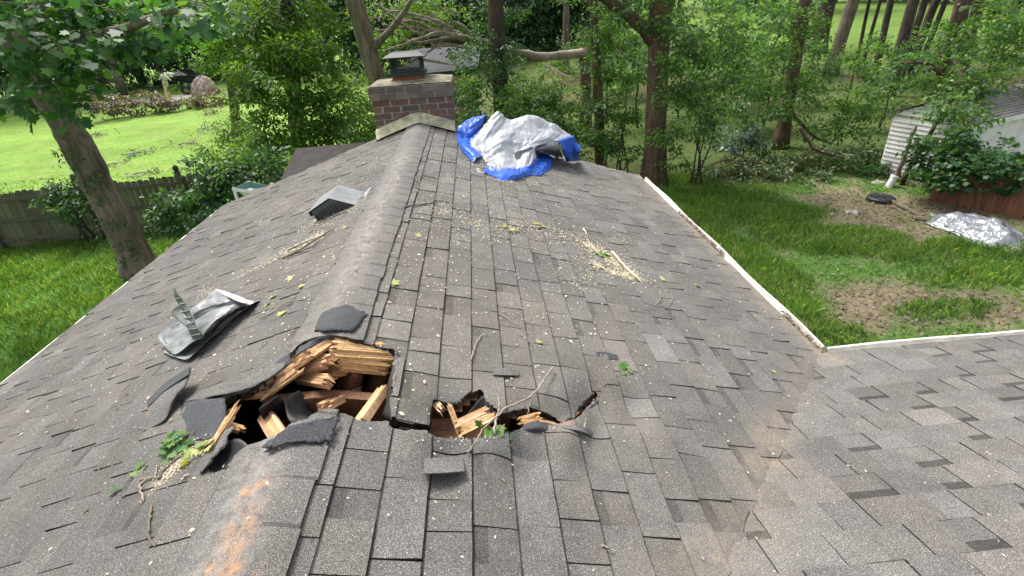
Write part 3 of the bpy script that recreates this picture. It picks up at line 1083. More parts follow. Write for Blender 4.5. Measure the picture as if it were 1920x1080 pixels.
# felt
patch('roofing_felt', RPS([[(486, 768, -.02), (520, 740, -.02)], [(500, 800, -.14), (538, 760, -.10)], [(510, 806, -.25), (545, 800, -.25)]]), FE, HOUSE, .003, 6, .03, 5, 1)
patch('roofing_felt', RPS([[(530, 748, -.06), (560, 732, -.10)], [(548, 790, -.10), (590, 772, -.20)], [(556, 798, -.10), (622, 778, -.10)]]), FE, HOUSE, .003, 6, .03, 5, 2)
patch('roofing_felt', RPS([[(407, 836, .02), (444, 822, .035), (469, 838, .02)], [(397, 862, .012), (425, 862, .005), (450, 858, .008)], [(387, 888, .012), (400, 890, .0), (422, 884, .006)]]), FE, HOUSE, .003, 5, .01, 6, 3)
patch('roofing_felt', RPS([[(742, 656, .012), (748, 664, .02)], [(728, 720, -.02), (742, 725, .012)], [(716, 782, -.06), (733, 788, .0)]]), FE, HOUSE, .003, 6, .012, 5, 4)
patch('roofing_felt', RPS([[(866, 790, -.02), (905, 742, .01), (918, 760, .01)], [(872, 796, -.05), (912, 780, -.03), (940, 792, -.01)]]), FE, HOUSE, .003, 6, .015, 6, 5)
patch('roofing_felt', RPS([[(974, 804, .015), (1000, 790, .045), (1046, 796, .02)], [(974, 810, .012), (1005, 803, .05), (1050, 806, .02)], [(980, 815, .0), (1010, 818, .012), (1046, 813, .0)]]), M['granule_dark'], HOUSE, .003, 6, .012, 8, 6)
# torn shingles
GD = M['granule_dark']
patch('torn_shingle', RPS([[(342, 752, .018), (384, 748, .05), (423, 747, .03)], [(340, 790, .012), (378, 790, .028), (420, 788, .022)], [(344, 828, .012), (376, 826, .018), (407, 820, .016)]]), GD, HOUSE, .006, 5, .008, 4, 11, ragged=.008)
patch('torn_shingle', RPS([[(587, 621, .030), (612, 583, .034), (648, 572, .034)], [(610, 618, .030), (640, 590, .038), (672, 580, .036)], [(640, 620, .032), (664, 618, .034), (690, 588, .032)]]), GD, HOUSE, .006, 5, .004, 4, 12, ragged=.008)
patch('torn_shingle', RPS([[(494, 838, .034), (543, 800, .042), (598, 786, .044), (636, 778, .042)], [(500, 840, .032), (548, 815, .038), (600, 806, .040), (630, 800, .040)], [(506, 838, .030), (552, 829, .034), (598, 828, .036), (622, 826, .034)]]), GD, HOUSE, .006, 5, .004, 4, 13, ragged=.008)
patch('torn_shingle', RPS([[(340, 748, .02), (410, 722, .035), (470, 706, .05), (540, 664, .05)], [(350, 752, .03), (425, 738, .035), (480, 722, .05), (535, 688, .045)]]), M['shingle'], HOUSE, .006, 6, .008, 5, 14, ragged=.004)
patch('torn_shingle', RPS([[(468, 712, .03), (500, 690, .05), (545, 660, .055)], [(478, 728, .02), (508, 708, .03), (545, 680, .04)]]), GD, HOUSE, .006, 6, .010, 6, 15, ragged=.004)
patch('torn_shingle', RPS([[(560, 652, .045), (590, 636, .06), (620, 628, .05)], [(548, 672, .04), (584, 650, .05), (616, 636, .04)]]), GD, HOUSE, .006, 5, .008, 6, 16, ragged=.004)
patch('torn_shingle', RPS([[(406, 842, .02), (420, 810, .05), (438, 800, .06)], [(372, 890, .014), (395, 860, .05), (420, 838, .04)]]), M['shingle'], HOUSE, .006, 5, .006, 6, 17, ragged=.008)
patch('torn_shingle', RPS([[(796, 860, .016), (832, 858, .016), (868, 858, .016)], [(795, 875, .028), (832, 874, .03), (870, 872, .03)], [(793, 888, .045), (832, 886, .048), (871, 883, .045)]]), M['shingle'], HOUSE, .006, 5, .0, 6, 18, smooth=False)
patch('torn_shingle', RPS([[(1118, 659, .014), (1140, 660, .014), (1158, 664, .014)], [(1121, 669, .012), (1142, 671, .012), (1161, 673, .012)]], 1), GD, HOUSE, .002, 4, .0, 6, 19, smooth=False)
patch('torn_shingle', RPS([[(924, 690, .02), (950, 690, .03), (973, 693, .02)], [(924, 703, .02), (950, 704, .026), (973, 704, .02)]], 1), M['shingle'], HOUSE, .003, 4, .0, 6, 20, smooth=False)
patch('torn_shingle', RPS([[(1084, 778, .012), (1092, 750, .022), (1110, 734, .012)], [(1100, 772, .012), (1110, 752, .02), (1122, 740, .012)]], 1), GD, HOUSE, .003, 4, .004, 6, 21, smooth=False)
patch('torn_shingle', RPS([[(1052, 812, .012), (1085, 805, .03), (1112, 806, .012)], [(1060, 818, .012), (1090, 816, .035), (1112, 814, .012)]], 1), M['shingle'], HOUSE, .003, 4, .004, 6, 22, smooth=False)

# ------------------------------------------------------------------ chimney
CX0, CX1, CY0, CY1 = -.505, .405, 6.32, 7.0
CTOP = .43
CH = MB()
CH.box(((CX0+CX1)/2, (CY0+CY1)/2, (G0+CTOP-.15)/2), (CX1-CX0-.016, CY1-CY0-.016, CTOP-.15-G0), col=(.50, .475, .45, 1))
CH.box(((CX0+CX1)/2, (CY0+CY1)/2, CTOP-.0775), (CX1-CX0+.034, CY1-CY0+.034, .145), col=(.30, .29, .26, 1))
R = random.Random(8)
def brick_col(z, top):
    g = R.uniform(.75, 1.25)
    if top:
        c = np.array([.185, .150, .122])*g
    else:
        c = np.array([.200, .108, .082])*g
        if R.random() < .25: c = np.array([.145, .098, .080])*g
    if z < .08: c = c*.7+np.array([.10, .10, .045])*.35
    return (*c, 1)
rowh = .0715
z = CTOP-rowh
k = 0
while z > -1.3:
    top = k < 2
    ex = .022 if top else 0
    x0, x1, yy0, yy1 = CX0-ex, CX1+ex, CY0-ex, CY1+ex
    def run(a, b, put):
        p = a-(.10 if k % 2 else 0)
        while p < b-.01:
            q = min(p+.203, b); p_ = max(p, a)
            if q-p_ > .03: put(p_, q-.011, brick_col(z, top))
            p += .214
    h = rowh-.011
    jz = lambda: R.uniform(-.003, .003)
    run(x0, x1+.011, lambda a, b, c: CH.box(((a+b)/2, yy0+.04+jz(), z+h/2), (b-a, .085, h), col=c))
    run(x0, x1+.011, lambda a, b, c: CH.box(((a+b)/2, yy1-.04+jz(), z+h/2), (b-a, .085, h), col=c))
    run(yy0+.09, yy1-.08, lambda a, b, c: CH.box((x1-.04+jz(), (a+b)/2, z+h/2), (.085, b-a, h), col=c))
    run(yy0+.09, yy1-.08, lambda a, b, c: CH.box((x0+.04+jz(), (a+b)/2, z+h/2), (.085, b-a, h), col=c))
    z -= rowh; k += 1
chim = CH.build('chimney', M['brick'], HOUSE)
mb = MB()
cxm, cym = (CX0+CX1)/2, (CY0+CY1)/2
pr = []
nxg, nyg = 22, 16
for j in range(nyg+1):
    for i in range(nxg+1):
        u, v_ = i/nxg*2-1, j/nyg*2-1
        r_ = max(abs(u), abs(v_))
        zz = CTOP+.004+.06*(1-r_)**.8*.9+.02*(float(vnoise(u*3, v_*3, 2))-.4)*(1-r_**4)
        pr.append((cxm+u*(CX1-CX0+.03)/2, cym+v_*(CY1-CY0+.03)/2, zz))
mb.add(pr, [(j*(nxg+1)+i, j*(nxg+1)+i+1, (j+1)*(nxg+1)+i+1, (j+1)*(nxg+1)+i) for j in range(nyg) for i in range(nxg)])
mb.build('mortar_crown', M['mortar'], chim, smooth=True)
fx, fy = -.085, 6.66
mb = MB(); mb.box((fx, fy, .49), (.33, .33, .09)); mb.build('flue_liner', M['terracotta'], chim)
mb = MB()
mb.box((fx, fy, .527), (.42, .40, .035)); mb.box((fx, fy, .559), (.37, .36, .03))
mb.build('chimney_cap', M['black_metal'], chim)
# cage
mb = MB()
zc0, zc1 = .57, .70
hx, hy = .17, .165
for sx in (-1, 1):
    for sy in (-1, 1):
        mb.box((fx+sx*hx, fy+sy*hy, (zc0+zc1)/2), (.022, .022, zc1-zc0))
def dia(p0, p1):
    p0, p1 = np.array(p0), np.array(p1)
    n = 11
    for i in range(-4, n):
        for s_ in (1, -1):
            a0 = i/n; a1 = (i+3.2)/n
            t0, t1 = max(0, a0), min(1, a1)
            if t1 <= t0: continue
            za = zc0+(t0-a0)/(a1-a0)*(zc1-zc0); zb = zc0+(t1-a0)/(a1-a0)*(zc1-zc0)
            if s_ < 0: t0, t1 = 1-t0, 1-t1
            A = p0+(p1-p0)*t0; B = p0+(p1-p0)*t1
            mb.bar((*A, za), (*B, zb), .005, .004, up=(p1[1]-p0[1], -(p1[0]-p0[0]), 0))
for a_, b_ in (((fx-hx, fy-hy), (fx+hx, fy-hy)), ((fx-hx, fy+hy), (fx+hx, fy+hy)), ((fx-hx, fy-hy), (fx-hx, fy+hy)), ((fx+hx, fy-hy), (fx+hx, fy+hy))):
    dia(a_, b_)
mb.build('spark_screen', M['black_metal'], chim)
mb = MB()
o, i_ = (.245, .23), (.17, .15)
zb, zt_ = .70, .75
vs = [(fx+sx*o[0], fy+sy*o[1], zb) for sx, sy in ((-1, -1), (1, -1), (1, 1), (-1, 1))]
vs += [(fx+sx*o[0], fy+sy*o[1], zb+.012) for sx, sy in ((-1, -1), (1, -1), (1, 1), (-1, 1))]
vs += [(fx+sx*i_[0], fy+sy*i_[1], zt_) for sx, sy in ((-1, -1), (1, -1), (1, 1), (-1, 1))]
vs += [(fx+sx*.15, fy+sy*.12, zt_+.004) for sx, sy in ((-1, -1), (1, -1), (1, 1), (-1, 1))]
fs = [(3, 2, 1, 0)]
for l in range(3):
    for q in range(4):
        fs.append((l*4+q, l*4+(q+1) % 4, l*4+4+(q+1) % 4, l*4+4+q))
fs.append((12, 13, 14, 15))
mb.add(vs, fs); mb.build('cap_hood', M['black_metal'], chim)
# stepped flashing over the ridge at the chimney face
mb = MB()
for sg, xe in ((-1, CX0-.01), (1, CX1+.01)):
    n = 12
    vs = []
    for i in range(n+1):
        x = xe*i/n
        zr = -PITCH*(math.sqrt(x*x+.04**2)-.04)+.022
        vs += [(x, CY0-.10, zr), (x, CY0-.030, zr+.085), (x, CY0-.008, zr+.105)]
    mb.add(vs, [(i*3+a, i*3+3+a, i*3+4+a, i*3+1+a) for i in range(n) for a in (0, 1)])
    x = xe; zr = vs[-3][2]
    mb.add([(x, CY0-.10, zr), (x, CY0-.03, zr+.085), (x, CY0, zr+.11), (x, CY0, zr-.03), (x, CY0-.10, zr-.02)], [(0, 1, 2, 3, 4)])
mb.build('flashing', M['flashing'], chim)

# ------------------------------------------------------------------ roof vent standing on the left slope
dnL = np.array([-COSP, 0, -PITCH*COSP]); nL = np.array([-PITCH*COSP, 0, COSP]); al = np.array([0, 1., 0])
A0 = rp(667, 389, .004); B0 = rp(598, 415, .004)
Lw = abs((B0-A0)@dnL)
O = np.array([A0[0], (A0[1]+B0[1])/2, A0[2]])
wv = .30
def vp(u, v_, n_):
    return O+dnL*u*Lw+al*v_*wv+nL*n_
prof = [(-.02, .012), (.46, .135), (1.06, .100), (1.06, .066), (1.0, .062)]
mb = MB()
vs = [vp(u, v_, n_) for v_ in (-.04, 1.04) for u, n_ in prof]
k = len(prof)
mb.add(vs, [(i, i+1, k+i+1, k+i) for i in range(k-1)])
mb.add([vp(u, v_, n_) for v_ in (-.04, 1.04) for u, n_ in [(-.02, .0), (-.02, .012)]], [(0, 1, 3, 2)])
mb.box(O+dnL*Lw*.5+al*wv*.5+nL*.004, (Lw*1.35, wv*1.5, .005), axes=(dnL, al, nL))
vent = mb.build('roof_vent', M['metal'], HOUSE)
mb = MB()
for v_ in (0., 1.):
    body = [(0, .0), (0.0, .006), (.46, .124), (1.0, .092), (1.0, .0)]
    mb.add([vp(u, v_, n_) for u, n_ in body], [(0, 1, 2, 3, 4)])
mb.add([vp(1, v_, n_) for v_, n_ in ((0, 0), (1, 0), (1, .092), (0, .092))], [(0, 1, 2, 3)])
for i in range(11):
    u = .10+i*.085
    hh = .02+(.124-.006)/.46*u*.62 if u < .46 else .124-.06*(u-.46)-.03
    mb.box(vp(u, -.02, hh*.5), (.004, .02, hh*.9), axes=(dnL, al, nL))
mb.build('louver', M['metal_dark'], vent)
# ------------------------------------------------------------------ foliage
def unit(a):
    return a/(np.linalg.norm(a, axis=-1, keepdims=True)+1e-9)

STAR = np.array([(0, 0), (.10, .22), (.34, .10), (.27, .34), (.50, .50), (.24, .56), (.20, .80), (.08, .72), (0, 1.0), (-.08, .72), (-.20, .80), (-.24, .56), (-.50, .50), (-.27, .34), (-.34, .10), (-.10, .22)])
MAPLE = np.array([(0, 0), (.22, .05), (.50, .22), (.36, .42), (.48, .72), (.20, .72), (0, 1.0), (-.20, .72), (-.48, .72), (-.36, .42), (-.50, .22), (-.22, .05)])

def leaf_verts(P, Ldir, Nrm, size, shape='oval', asp=.55, fold=.12):
    """(n,k,3) outlines of leaves at P pointing along Ldir with upper side Nrm"""
    Ldir = unit(Ldir)
    S = unit(np.cross(Ldir, Nrm)); Nn = np.cross(S, Ldir)
    s = size[:, None]
    if shape == 'oval':
        a = P; d = P+Ldir*s
        m = P+Ldir*s*.48
        l = m+S*s*asp*.5+Nn*s*fold; r = m-S*s*asp*.5+Nn*s*fold
        return np.stack([a, r, d-Nn*s*.06, l], 1)
    sh = MAPLE if shape == 'maple' else STAR
    o = [P+Ldir*s*q[1]+S*s*q[0]+Nn*s*(fold*abs(q[0])-.12*q[1]**2) for q in sh]
    return np.stack(o, 1)

def spray_points(clusters, leaf, cov, rs, seed, flat=.35, twig=None):
    """clusters: (centre, (rx,ry,rz)); leaves sit in flattish sprays scattered through each cluster"""
    r = np.random.default_rng(seed)
    P, D, Nn = [], [], []
    for c, R_ in clusters:
        c = np.array(c); R_ = np.array(R_, float)
        area = math.pi*(R_[0]*R_[2]+R_[0]*R_[1]+R_[1]*R_[2])/3
        n = int(1.45*cov*area/(leaf*leaf*.36))
        ns = max(4, int(area/(rs*rs*1.1)*1.6))
        q = unit(r.normal(size=(ns, 3)))*(r.random((ns, 1))**.42)
        ctr = c+q*R_
        out = unit(q*np.array([1, 1, .45])+r.normal(size=(ns, 3))*.25+np.array([0, 0, -.12]))
        rad = rs*(.55+.8*r.random(ns))
        if twig is not None:
            for i in range(0, ns, 2):
                twig.append((c+(ctr[i]-c)*.25, ctr[i]+out[i]*rad[i]*.6))
        w = rad**2; w = w/w.sum()
        ix = r.choice(ns, n, p=w)
        u = r.normal(size=(n, 3))
        nn = unit(np.array([0, 0, 1.0])+.55*r.normal(size=(ns, 3))*.6)[ix]
        u = u-(u*nn).sum(1)[:, None]*nn*(1-flat)
        p = ctr[ix]+out[ix]*rad[ix][:, None]*r.random((n, 1))*.5+u*rad[ix][:, None]*.42
        P.append(p)
        d = unit(p-ctr[ix])+out[ix]*.5+np.array([0, 0, -.35])+r.normal(size=(n, 3))*.35
        D.append(d)
        Nn.append(nn+r.normal(size=(n, 3))*.38)
    return np.concatenate(P), np.concatenate(D), np.concatenate(Nn)

def foliage(name, clusters, mat, parent, leaf=.10, cov=1.6, rs=.35, seed=0, shape='oval', asp=.55, flat=.35, bark=None, sticks=None):
    tw = [] if bark is not None and sticks is None else None
    P, D, Nn = spray_points(clusters, leaf, cov, rs, seed, flat, tw)
    if tw:
        sticks = MB()
        for a_, b_ in tw[::2]:
            sticks.tube([a_, (a_+b_)/2+np.array([0, 0, .04*np.linalg.norm(b_-a_)]), b_], [.012, .009, .004], 4, False)
    r = np.random.default_rng(seed+99)
    s = leaf*(.6+.75*r.random(len(P)))
    V = leaf_verts(P, D, Nn, s, shape, asp)
    k = V.shape[1]
    return raw_mesh(name, V.reshape(-1, 3), k, mat, parent, extra=sticks, mat2=bark if sticks is not None else None)

def wiggle(pts, n, amp, seed):
    r = random.Random(seed)
    p = cr(np.array(pts, float), n)
    for i in range(1, len(p)-1):
        p[i] += np.array([r.uniform(-1, 1), r.uniform(-1, 1), r.uniform(-.4, .4)])*amp
    return p

def pxc(lst):
    """(px,py,Y,rx px,ry px[,depth m]) -> clusters in metres"""
    out = []
    for q in lst:
        c = aty(q[0], q[1], q[2])
        k = float((c-CAM)@FWD)/FPX
        dep = q[5] if len(q) > 5 else (q[3]+q[4])/2*k
        out.append((c, (q[3]*k, dep, q[4]*k)))
    return out

def twig_mesh(name, twigs, mat, parent, r0=.012):
    m_ = MB()
    for a, b in twigs:
        mid = (a+b)/2+np.array([0, 0, .04*np.linalg.norm(b-a)])
        m_.tube([a, mid, b], [r0, r0*.7, r0*.35], 4, False)
    return m_.build(name, mat, parent)

def tree(label, trunk_pts, radii, bark, crowns, leafmat, leaf=.12, cov=1.6, rs=.4, limbs=(), seed=0, group=None, shape='oval', asp=.55, name='tree', wob=.10, roots=True, twig_bark=None):
    base = np.array(trunk_pts[0], float)
    t_ = empty(name, base, label, 'tree', group)
    m_ = MB()
    n = 6
    tp = wiggle(trunk_pts, n, .006+radii[0]*.015, seed)
    rr = cr(np.array(radii, float)[:, None], n)[:, 0]
    if roots:
        rr[:3] *= np.array([1.45, 1.2, 1.06])
    tp[0][2] -= .15
    m_.tube(tp, rr, 20, True, wob*.35)
    for lp, lr in limbs:
        q = wiggle(lp, 5, .02, seed+3)
        m_.tube(q, cr(np.array(lr, float)[:, None], 5)[:, 0], 8, True, .12)
    m_.build('trunk', bark, t_, smooth=True)
    if crowns:
        foliage('crown', crowns, leafmat, t_, leaf, cov, rs, seed, shape, asp, bark=twig_bark or bark)
    return t_

def up_from(px, py, base, h):
    """trunk leaning as in the view: passes px,py at the base's depth, carried on to height h"""
    top = aty(px, py, base[1])
    d = (top-base)/np.linalg.norm(top-base)
    return base+d*(h/d[2])

def stem(bx, by, tx, ty, h=9.0, Y=None, bend=.0):
    b_ = gp(bx, by) if Y is None else aty(bx, by, Y)
    if Y is not None: b_[2] = gz(b_[0], b_[1])
    t_ = up_from(tx, ty, b_, h)
    m1 = b_+(t_-b_)*.35+np.array([bend, 0, 0]); m2 = b_+(t_-b_)*.7+np.array([bend*.6, 0, 0])
    return [b_, m1, m2, t_]

def overhead(pts, n, R_, z0, seed):
    """crown clusters round the upper trunk, above the picture"""
    r = np.random.default_rng(seed)
    top = np.array(pts[-1])
    out = []
    for i in range(n):
        a = r.uniform(0, 2*math.pi); q = R_*math.sqrt(r.random())
        out.append((np.array([top[0]+q*math.cos(a), top[1]+q*math.sin(a), z0+r.random()*(top[2]+1.5-z0)]), (R_*.42, R_*.42, R_*.28)))
    return out

# ---- leaning tree beside the left eave
bk = [(268, 512), (225, 420), (185, 350), (152, 285), (112, 215), (72, 160), (28, 105), (-40, 40), (-130, -60)]
wd_ = [78, 72, 70, 74, 66, 62, 60, 56, 48]
b0 = gp(268, 512)
pts = [b0]+[aty(x, y, b0[1]-.06*i) for i, (x, y) in enumerate(bk) if i > 0]
rad = [w*float((p-CAM)@FWD)/FPX/2*.74 for w, p in zip(wd_, pts)]
Yt = b0[1]
lim = [([pts[4], aty(130, 158, Yt-.6), aty(150, 143, Yt-1), aty(185, 152, Yt-1.4), aty(230, 150, Yt-1.8)], [.14, .10, .08, .06, .03]),
       ([pts[5], aty(90, 120, Yt-.5), aty(150, 80, Yt-1.0), aty(240, 50, Yt-1.5), aty(330, 20, Yt-2)], [.16, .12, .09, .07, .04]),
       ([pts[6], aty(40, 60, Yt), aty(80, 10, Yt), aty(140, -60, Yt)], [.18, .14, .11, .08]),
       ([pts[5], aty(50, 150, Yt-1.2), aty(20, 165, Yt-2.0)], [.10, .06, .03])]
crn = pxc([(60, 20, 9.6, 60, 40), (150, 30, 9.6, 60, 40), (235, 30, 9.4, 60, 40), (310, 30, 9.2, 50, 36), (370, 15, 9, 40, 30), (310, 78, 9.6, 50, 26), (225, 85, 9.6, 50, 30), (150, 95, 9.3, 50, 30), (70, 95, 8.8, 50, 36), (15, 140, 8.6, 40, 34), (85, 160, 8.8, 40, 26), (120, 195, 9.0, 24, 22), (70, 180, 8.6, 30, 18), (20, 60, 8.6, 60, 50), (160, 160, 9.8, 30, 36), (155, 190, 10, 22, 34), (15, 195, 9.4, 35, 14)])
crn += [(np.array([-9.0, 11, 4.2]), (2.4, 2, 1.0)), (np.array([-7.5, 9.6, 3.2]), (1.8, 1.4, .8)), (np.array([-11, 10, 3.6]), (2, 2, 1.2))]
tree('leaning grey tree with large lobed leaves, its trunk crossing the board fence', pts, rad, M['bark_grey'], crn, M['leaf_big'], .15, 1.5, .36, lim, 21, shape='maple', asp=.9, wob=.06)

# ivy on that trunk
cl = []
for i, f in [(1, .3), (1, .6), (2, .1), (2, .5), (0, .5), (0, .8), (3, .2), (0, .2)]:
    p = pts[i]*(1-f)+pts[i+1]*f
    cl.append((p+np.array([.10, -.45, .0]), (.26, .10, .34)))
tag(foliage('ivy', cl, M['leaf_dark'], None, .07, .55, .15, 5), 'small ivy leaves climbing the leaning grey trunk', 'ivy')

# ---- woodland trees with trunks in view
TR = []
def wood(label, bx, by, tx, ty, wpx, bark, h=9, Y=None, crowns=(), leafmat='leaf_mid', leaf=.13, cov=1.3, rs=.45, limbs=(), seed=1, over=5, oR=2.6, oz=3.2, bend=0, taper=.62):
    p = stem(bx, by, tx, ty, h, Y, bend)
    r0 = wpx*float((p[0]-CAM)@FWD)/FPX/2*.9
    c = pxc(list(crowns))
    c += overhead(p, over, oR, oz, seed)
    return tree(label, p, [r0, r0*.9, r0*.8, r0*taper], M[bark], c, M[leafmat], leaf, cov, rs, limbs, seed, 'trees in the woods behind the house')

E1 = gp(1225, 345)
wood('thick reddish brown tree at the far corner of the roof, big limb overhead', 1226, 345, 1236, 40, 43, 'bark_red', 9, None,
     [(1290, 40, 13.4, 60, 50), (1250, 110, 12.6, 25, 40), (1350, 70, 12.8, 70, 55), (1300, 150, 12.8, 60, 40), (1270, 200, 12.6, 40, 40), (1400, 30, 13.5, 70, 40), (1225, 10, 13.4, 50, 30), (1275, 75, 12.7, 30, 40), (1262, 250, 12.8, 24, 30), (1390, 130, 13, 50, 45), (1180, 20, 14, 50, 30)], 'leaf_mid', .11, 1.5, .36,
     [([aty(1226, 75, E1[1]), aty(1190, 38, E1[1]), aty(1150, 8, E1[1]), aty(1100, -30, E1[1]-.4)], [.20, .15, .13, .10]),
      ([aty(1232, 70, E1[1]), aty(1250, 20, E1[1]+.3), aty(1262, -40, E1[1]+.6)], [.18, .16, .13])], 31, over=2)
wood('dark straight trunk rising behind the heap of tarp', 946, 285, 929, 20, 34, 'bark_dark', 9, 19,
     [(925, 95, 18.2, 38, 40), (905, 125, 18.2, 32, 30), (955, 150, 18.4, 32, 24), (890, 160, 18.4, 30, 40), (930, 30, 19, 60, 20)], 'leaf_dark', .12, 1.6, .4, (), 32)
wood('slim trunk wrapped in leafy vines between dark trunk and thick reddish trunk', 1128, 300, 1114, 20, 20, 'bark_red', 8, 15.5,
     [(1118, 40, 15.2, 28, 45), (1125, 110, 15.2, 28, 45), (1110, 170, 15.1, 28, 36), (1130, 220, 15.2, 30, 40), (1125, 275, 15.2, 40, 30), (1085, 5, 16, 40, 25), (1150, 60, 15.8, 40, 40)], 'leaf_mid', .115, 2.0, .34, (), 33, over=3)
wood('grey leaning trunk behind the brick chimney', 742, 262, 664, 0, 38, 'bark_grey', 9, 18.5,
     [(590, 20, 18.6, 40, 40), (560, -10, 18.6, 60, 30)], 'leaf_mid', .13, 1.2, .45,
     [([aty(693, 95, 18.5), aty(720, 70, 18.2), aty(745, 40, 18), aty(772, 0, 17.8)], [.14, .11, .09, .06])], 34)
wood('short leaning reddish tree rising from the brush pile', 1462, 278, 1488, 130, 27, 'bark_red', 6.5, None,
     [(1480, 60, 16, 70, 50), (1430, 130, 15.8, 55, 45), (1500, 170, 15.4, 70, 40), (1590, 200, 15.4, 60, 35), (1440, 210, 15.2, 50, 40), (1560, 240, 15.2, 55, 30), (1640, 225, 15, 45, 22), (1500, 20, 16.6, 40, 30), (1380, 190, 15.6, 40, 40)], 'leaf_mid', .115, 1.35, .36,
     [([aty(1476, 200, 16.4), aty(1520, 250, 15.8), aty(1560, 270, 15.2)], [.06, .05, .03])], 35, over=1)
WT = [('pale mottled trunk leaning right at the top of the slope', 1556, 140, 1600, 0, 25, 'bark_grey', None),
      ('broad dark trunk cut by the top edge left of pale mottled trunk', 1525, 115, 1552, 0, 34, 'bark_dark', 36.),
      ('thick dark trunk, front one of the leaning clump on the slope', 1662, 180, 1702, 40, 22, 'bark_dark', None),
      ('slim dark trunk just right of the front trunk of the leaning clump', 1682, 165, 1722, 40, 14, 'bark_dark', None),
      ('dark trunk in the middle of the leaning clump', 1694, 160, 1740, 40, 16, 'bark_dark', None),
      ('slimmest trunk at the outer end of the leaning clump', 1709, 162, 1758, 40, 10, 'bark_dark', None),
      ('slim straight trunk standing apart left of the leaning clump', 1636, 162, 1662, 40, 13, 'bark_dark', None),
      ('thin pole like trunk on the bright slope, left of a similar one', 1602, 138, 1618, 60, 7, 'bark_dark', None),
      ('thin pole like trunk on the bright slope, right of a similar one', 1614, 132, 1634, 60, 7, 'bark_dark', None),
      ('broad dim trunk behind the white shed', 1762, 205, 1800, 40, 24, 'bark_dark', 21.),
      ('tall reddish dim trunk rising far behind the white shed', 1800, 130, 1838, 0, 22, 'bark_red', 27.),
      ('thin far trunk right of the vine wrapped trunk', 1168, 150, 1170, 40, 12, 'bark_red', 30.),
      ('far slim trunk above the outer end of the shed roof', 1880, 125, 1898, 20, 12, 'bark_far', 34.),
      ('far dim trunk seen beyond the snapped end of the fallen tree', 1060, 95, 1062, 0, 14, 'bark_far', 38.)]
for i, (lb, bx, by, tx, ty, w, bk_, Y) in enumerate(WT):
    wood(lb, bx, by, tx, ty, w, bk_, 10, Y, [], 'leaf_mid', .24, .55, .7, (), 50+i, over=4, oR=3.2, oz=1.9)

# upper right foliage: boughs of a tree standing outside the frame
p = [np.array([13.5, 14.5, gz(13.5, 14.5)]), np.array([13.6, 14.5, -1]), np.array([13.4, 14.4, 1.5]), np.array([13.2, 14.2, 5])]
tree('leafy tree with thin boughs hanging over the white shed', p, [.16, .15, .13, .09], M['bark_red'],
     pxc([(1890, 30, 13.5, 60, 40), (1820, 60, 13.5, 55, 35), (1760, 110, 13.2, 60, 28), (1880, 100, 13.2, 50, 28), (1800, 150, 12.8, 40, 26), (1900, 160, 12.8, 30, 22), (1710, 125, 13.2, 30, 12), (1780, 195, 12.6, 32, 24), (1780, 200, 11.6, 40, 26), (1830, 215, 11.4, 30, 22), (1750, 195, 12.4, 34, 20), (1812, 235, 11.2, 26, 16), (1740, 165, 12.8, 34, 18), (1850, 150, 12.6, 40, 22)])+overhead(p, 3, 2, 3.4, 4),
     M['leaf_mid'], .115, 1.7, .36, [([p[1]+np.array([0, 0, .6]), aty(1800, 160, 13.4), aty(1740, 120, 13.2), aty(1690, 118, 13.1)], [.08, .06, .04, .02])], 71)
# saplings by the shed
for lb, q, w, s_ in [('thin dark sapling leaning right across the white gable', [(1692, 345, 11.9), (1712, 300, 11.9), (1738, 262, 11.9), (1765, 215, 11.9), (1792, 180, 11.9)], 9, 1), ('thin bare sapling stem beside the white pipe', [(1682, 335, 12.2), (1695, 295, 12.2), (1708, 262, 12.2), (1718, 235, 12.2)], 8, 2)]:
    P_ = [aty(*k) for k in q]; P_[0][2] = gz(P_[0][0], P_[0][1])
    e_ = empty('sapling', P_[0], lb, 'sapling')
    m_ = MB(); rr = w*14/FPX/2
    m_.tube(wiggle(P_, 4, .02, s_), np.linspace(rr, rr*.5, 4*(len(P_)-1)+1), 8, True, .1)
    m_.build('trunk', M['bark_dark'] if s_ == 1 else M['log'], e_, smooth=True)
    if s_ == 1:
        foliage('crown', pxc([(1790, 185, 11.9, 35, 24), (1760, 205, 11.8, 22, 18), (1800, 225, 11.7, 22, 26)]), M['leaf_mid'], e_, .10, 1.1, .3, 8)

# ---- dense leafy trees between lawn and chimney
p = stem(548, 300, 540, 40, 8, 15.0)
tree('vine covered tree between the lawn and the chimney, dense bright leaves', p, [.2, .19, .17, .12], M['bark_dark'],
     pxc([(460, 50, 14.2, 55, 45), (520, 40, 14.4, 60, 50), (585, 60, 14.6, 45, 50), (450, 105, 14, 45, 35), (520, 120, 13.9, 50, 45), (590, 140, 14.2, 45, 45), (640, 200, 14, 50, 45), (560, 200, 13.6, 60, 45), (500, 190, 13.4, 40, 45), (490, 250, 13.2, 45, 30), (560, 260, 13.2, 60, 30), (640, 262, 13.4, 50, 22), (430, 15, 14.5, 60, 30), (400, 70, 14.4, 35, 30), (540, 0, 15, 80, 30), (545, 150, 13.2, 40, 60), (585, 90, 13.6, 45, 40), (480, 150, 13.6, 40, 40), (620, 235, 13.2, 50, 30), (530, 235, 13, 60, 30), (680, 205, 15.5, 28, 40), (688, 245, 15, 26, 24), (660, 250, 14, 40, 25), (655, 175, 15.5, 30, 30)])+overhead(p, 3, 2.4, 3, 5),
     M['leaf_bright'], .11, 2.5, .36, [([p[1], aty(500, 110, 14.6), aty(455, 60, 14.4)], [.09, .07, .04])], 81)
p = stem(430, 215, 420, 30, 8, 24.0)
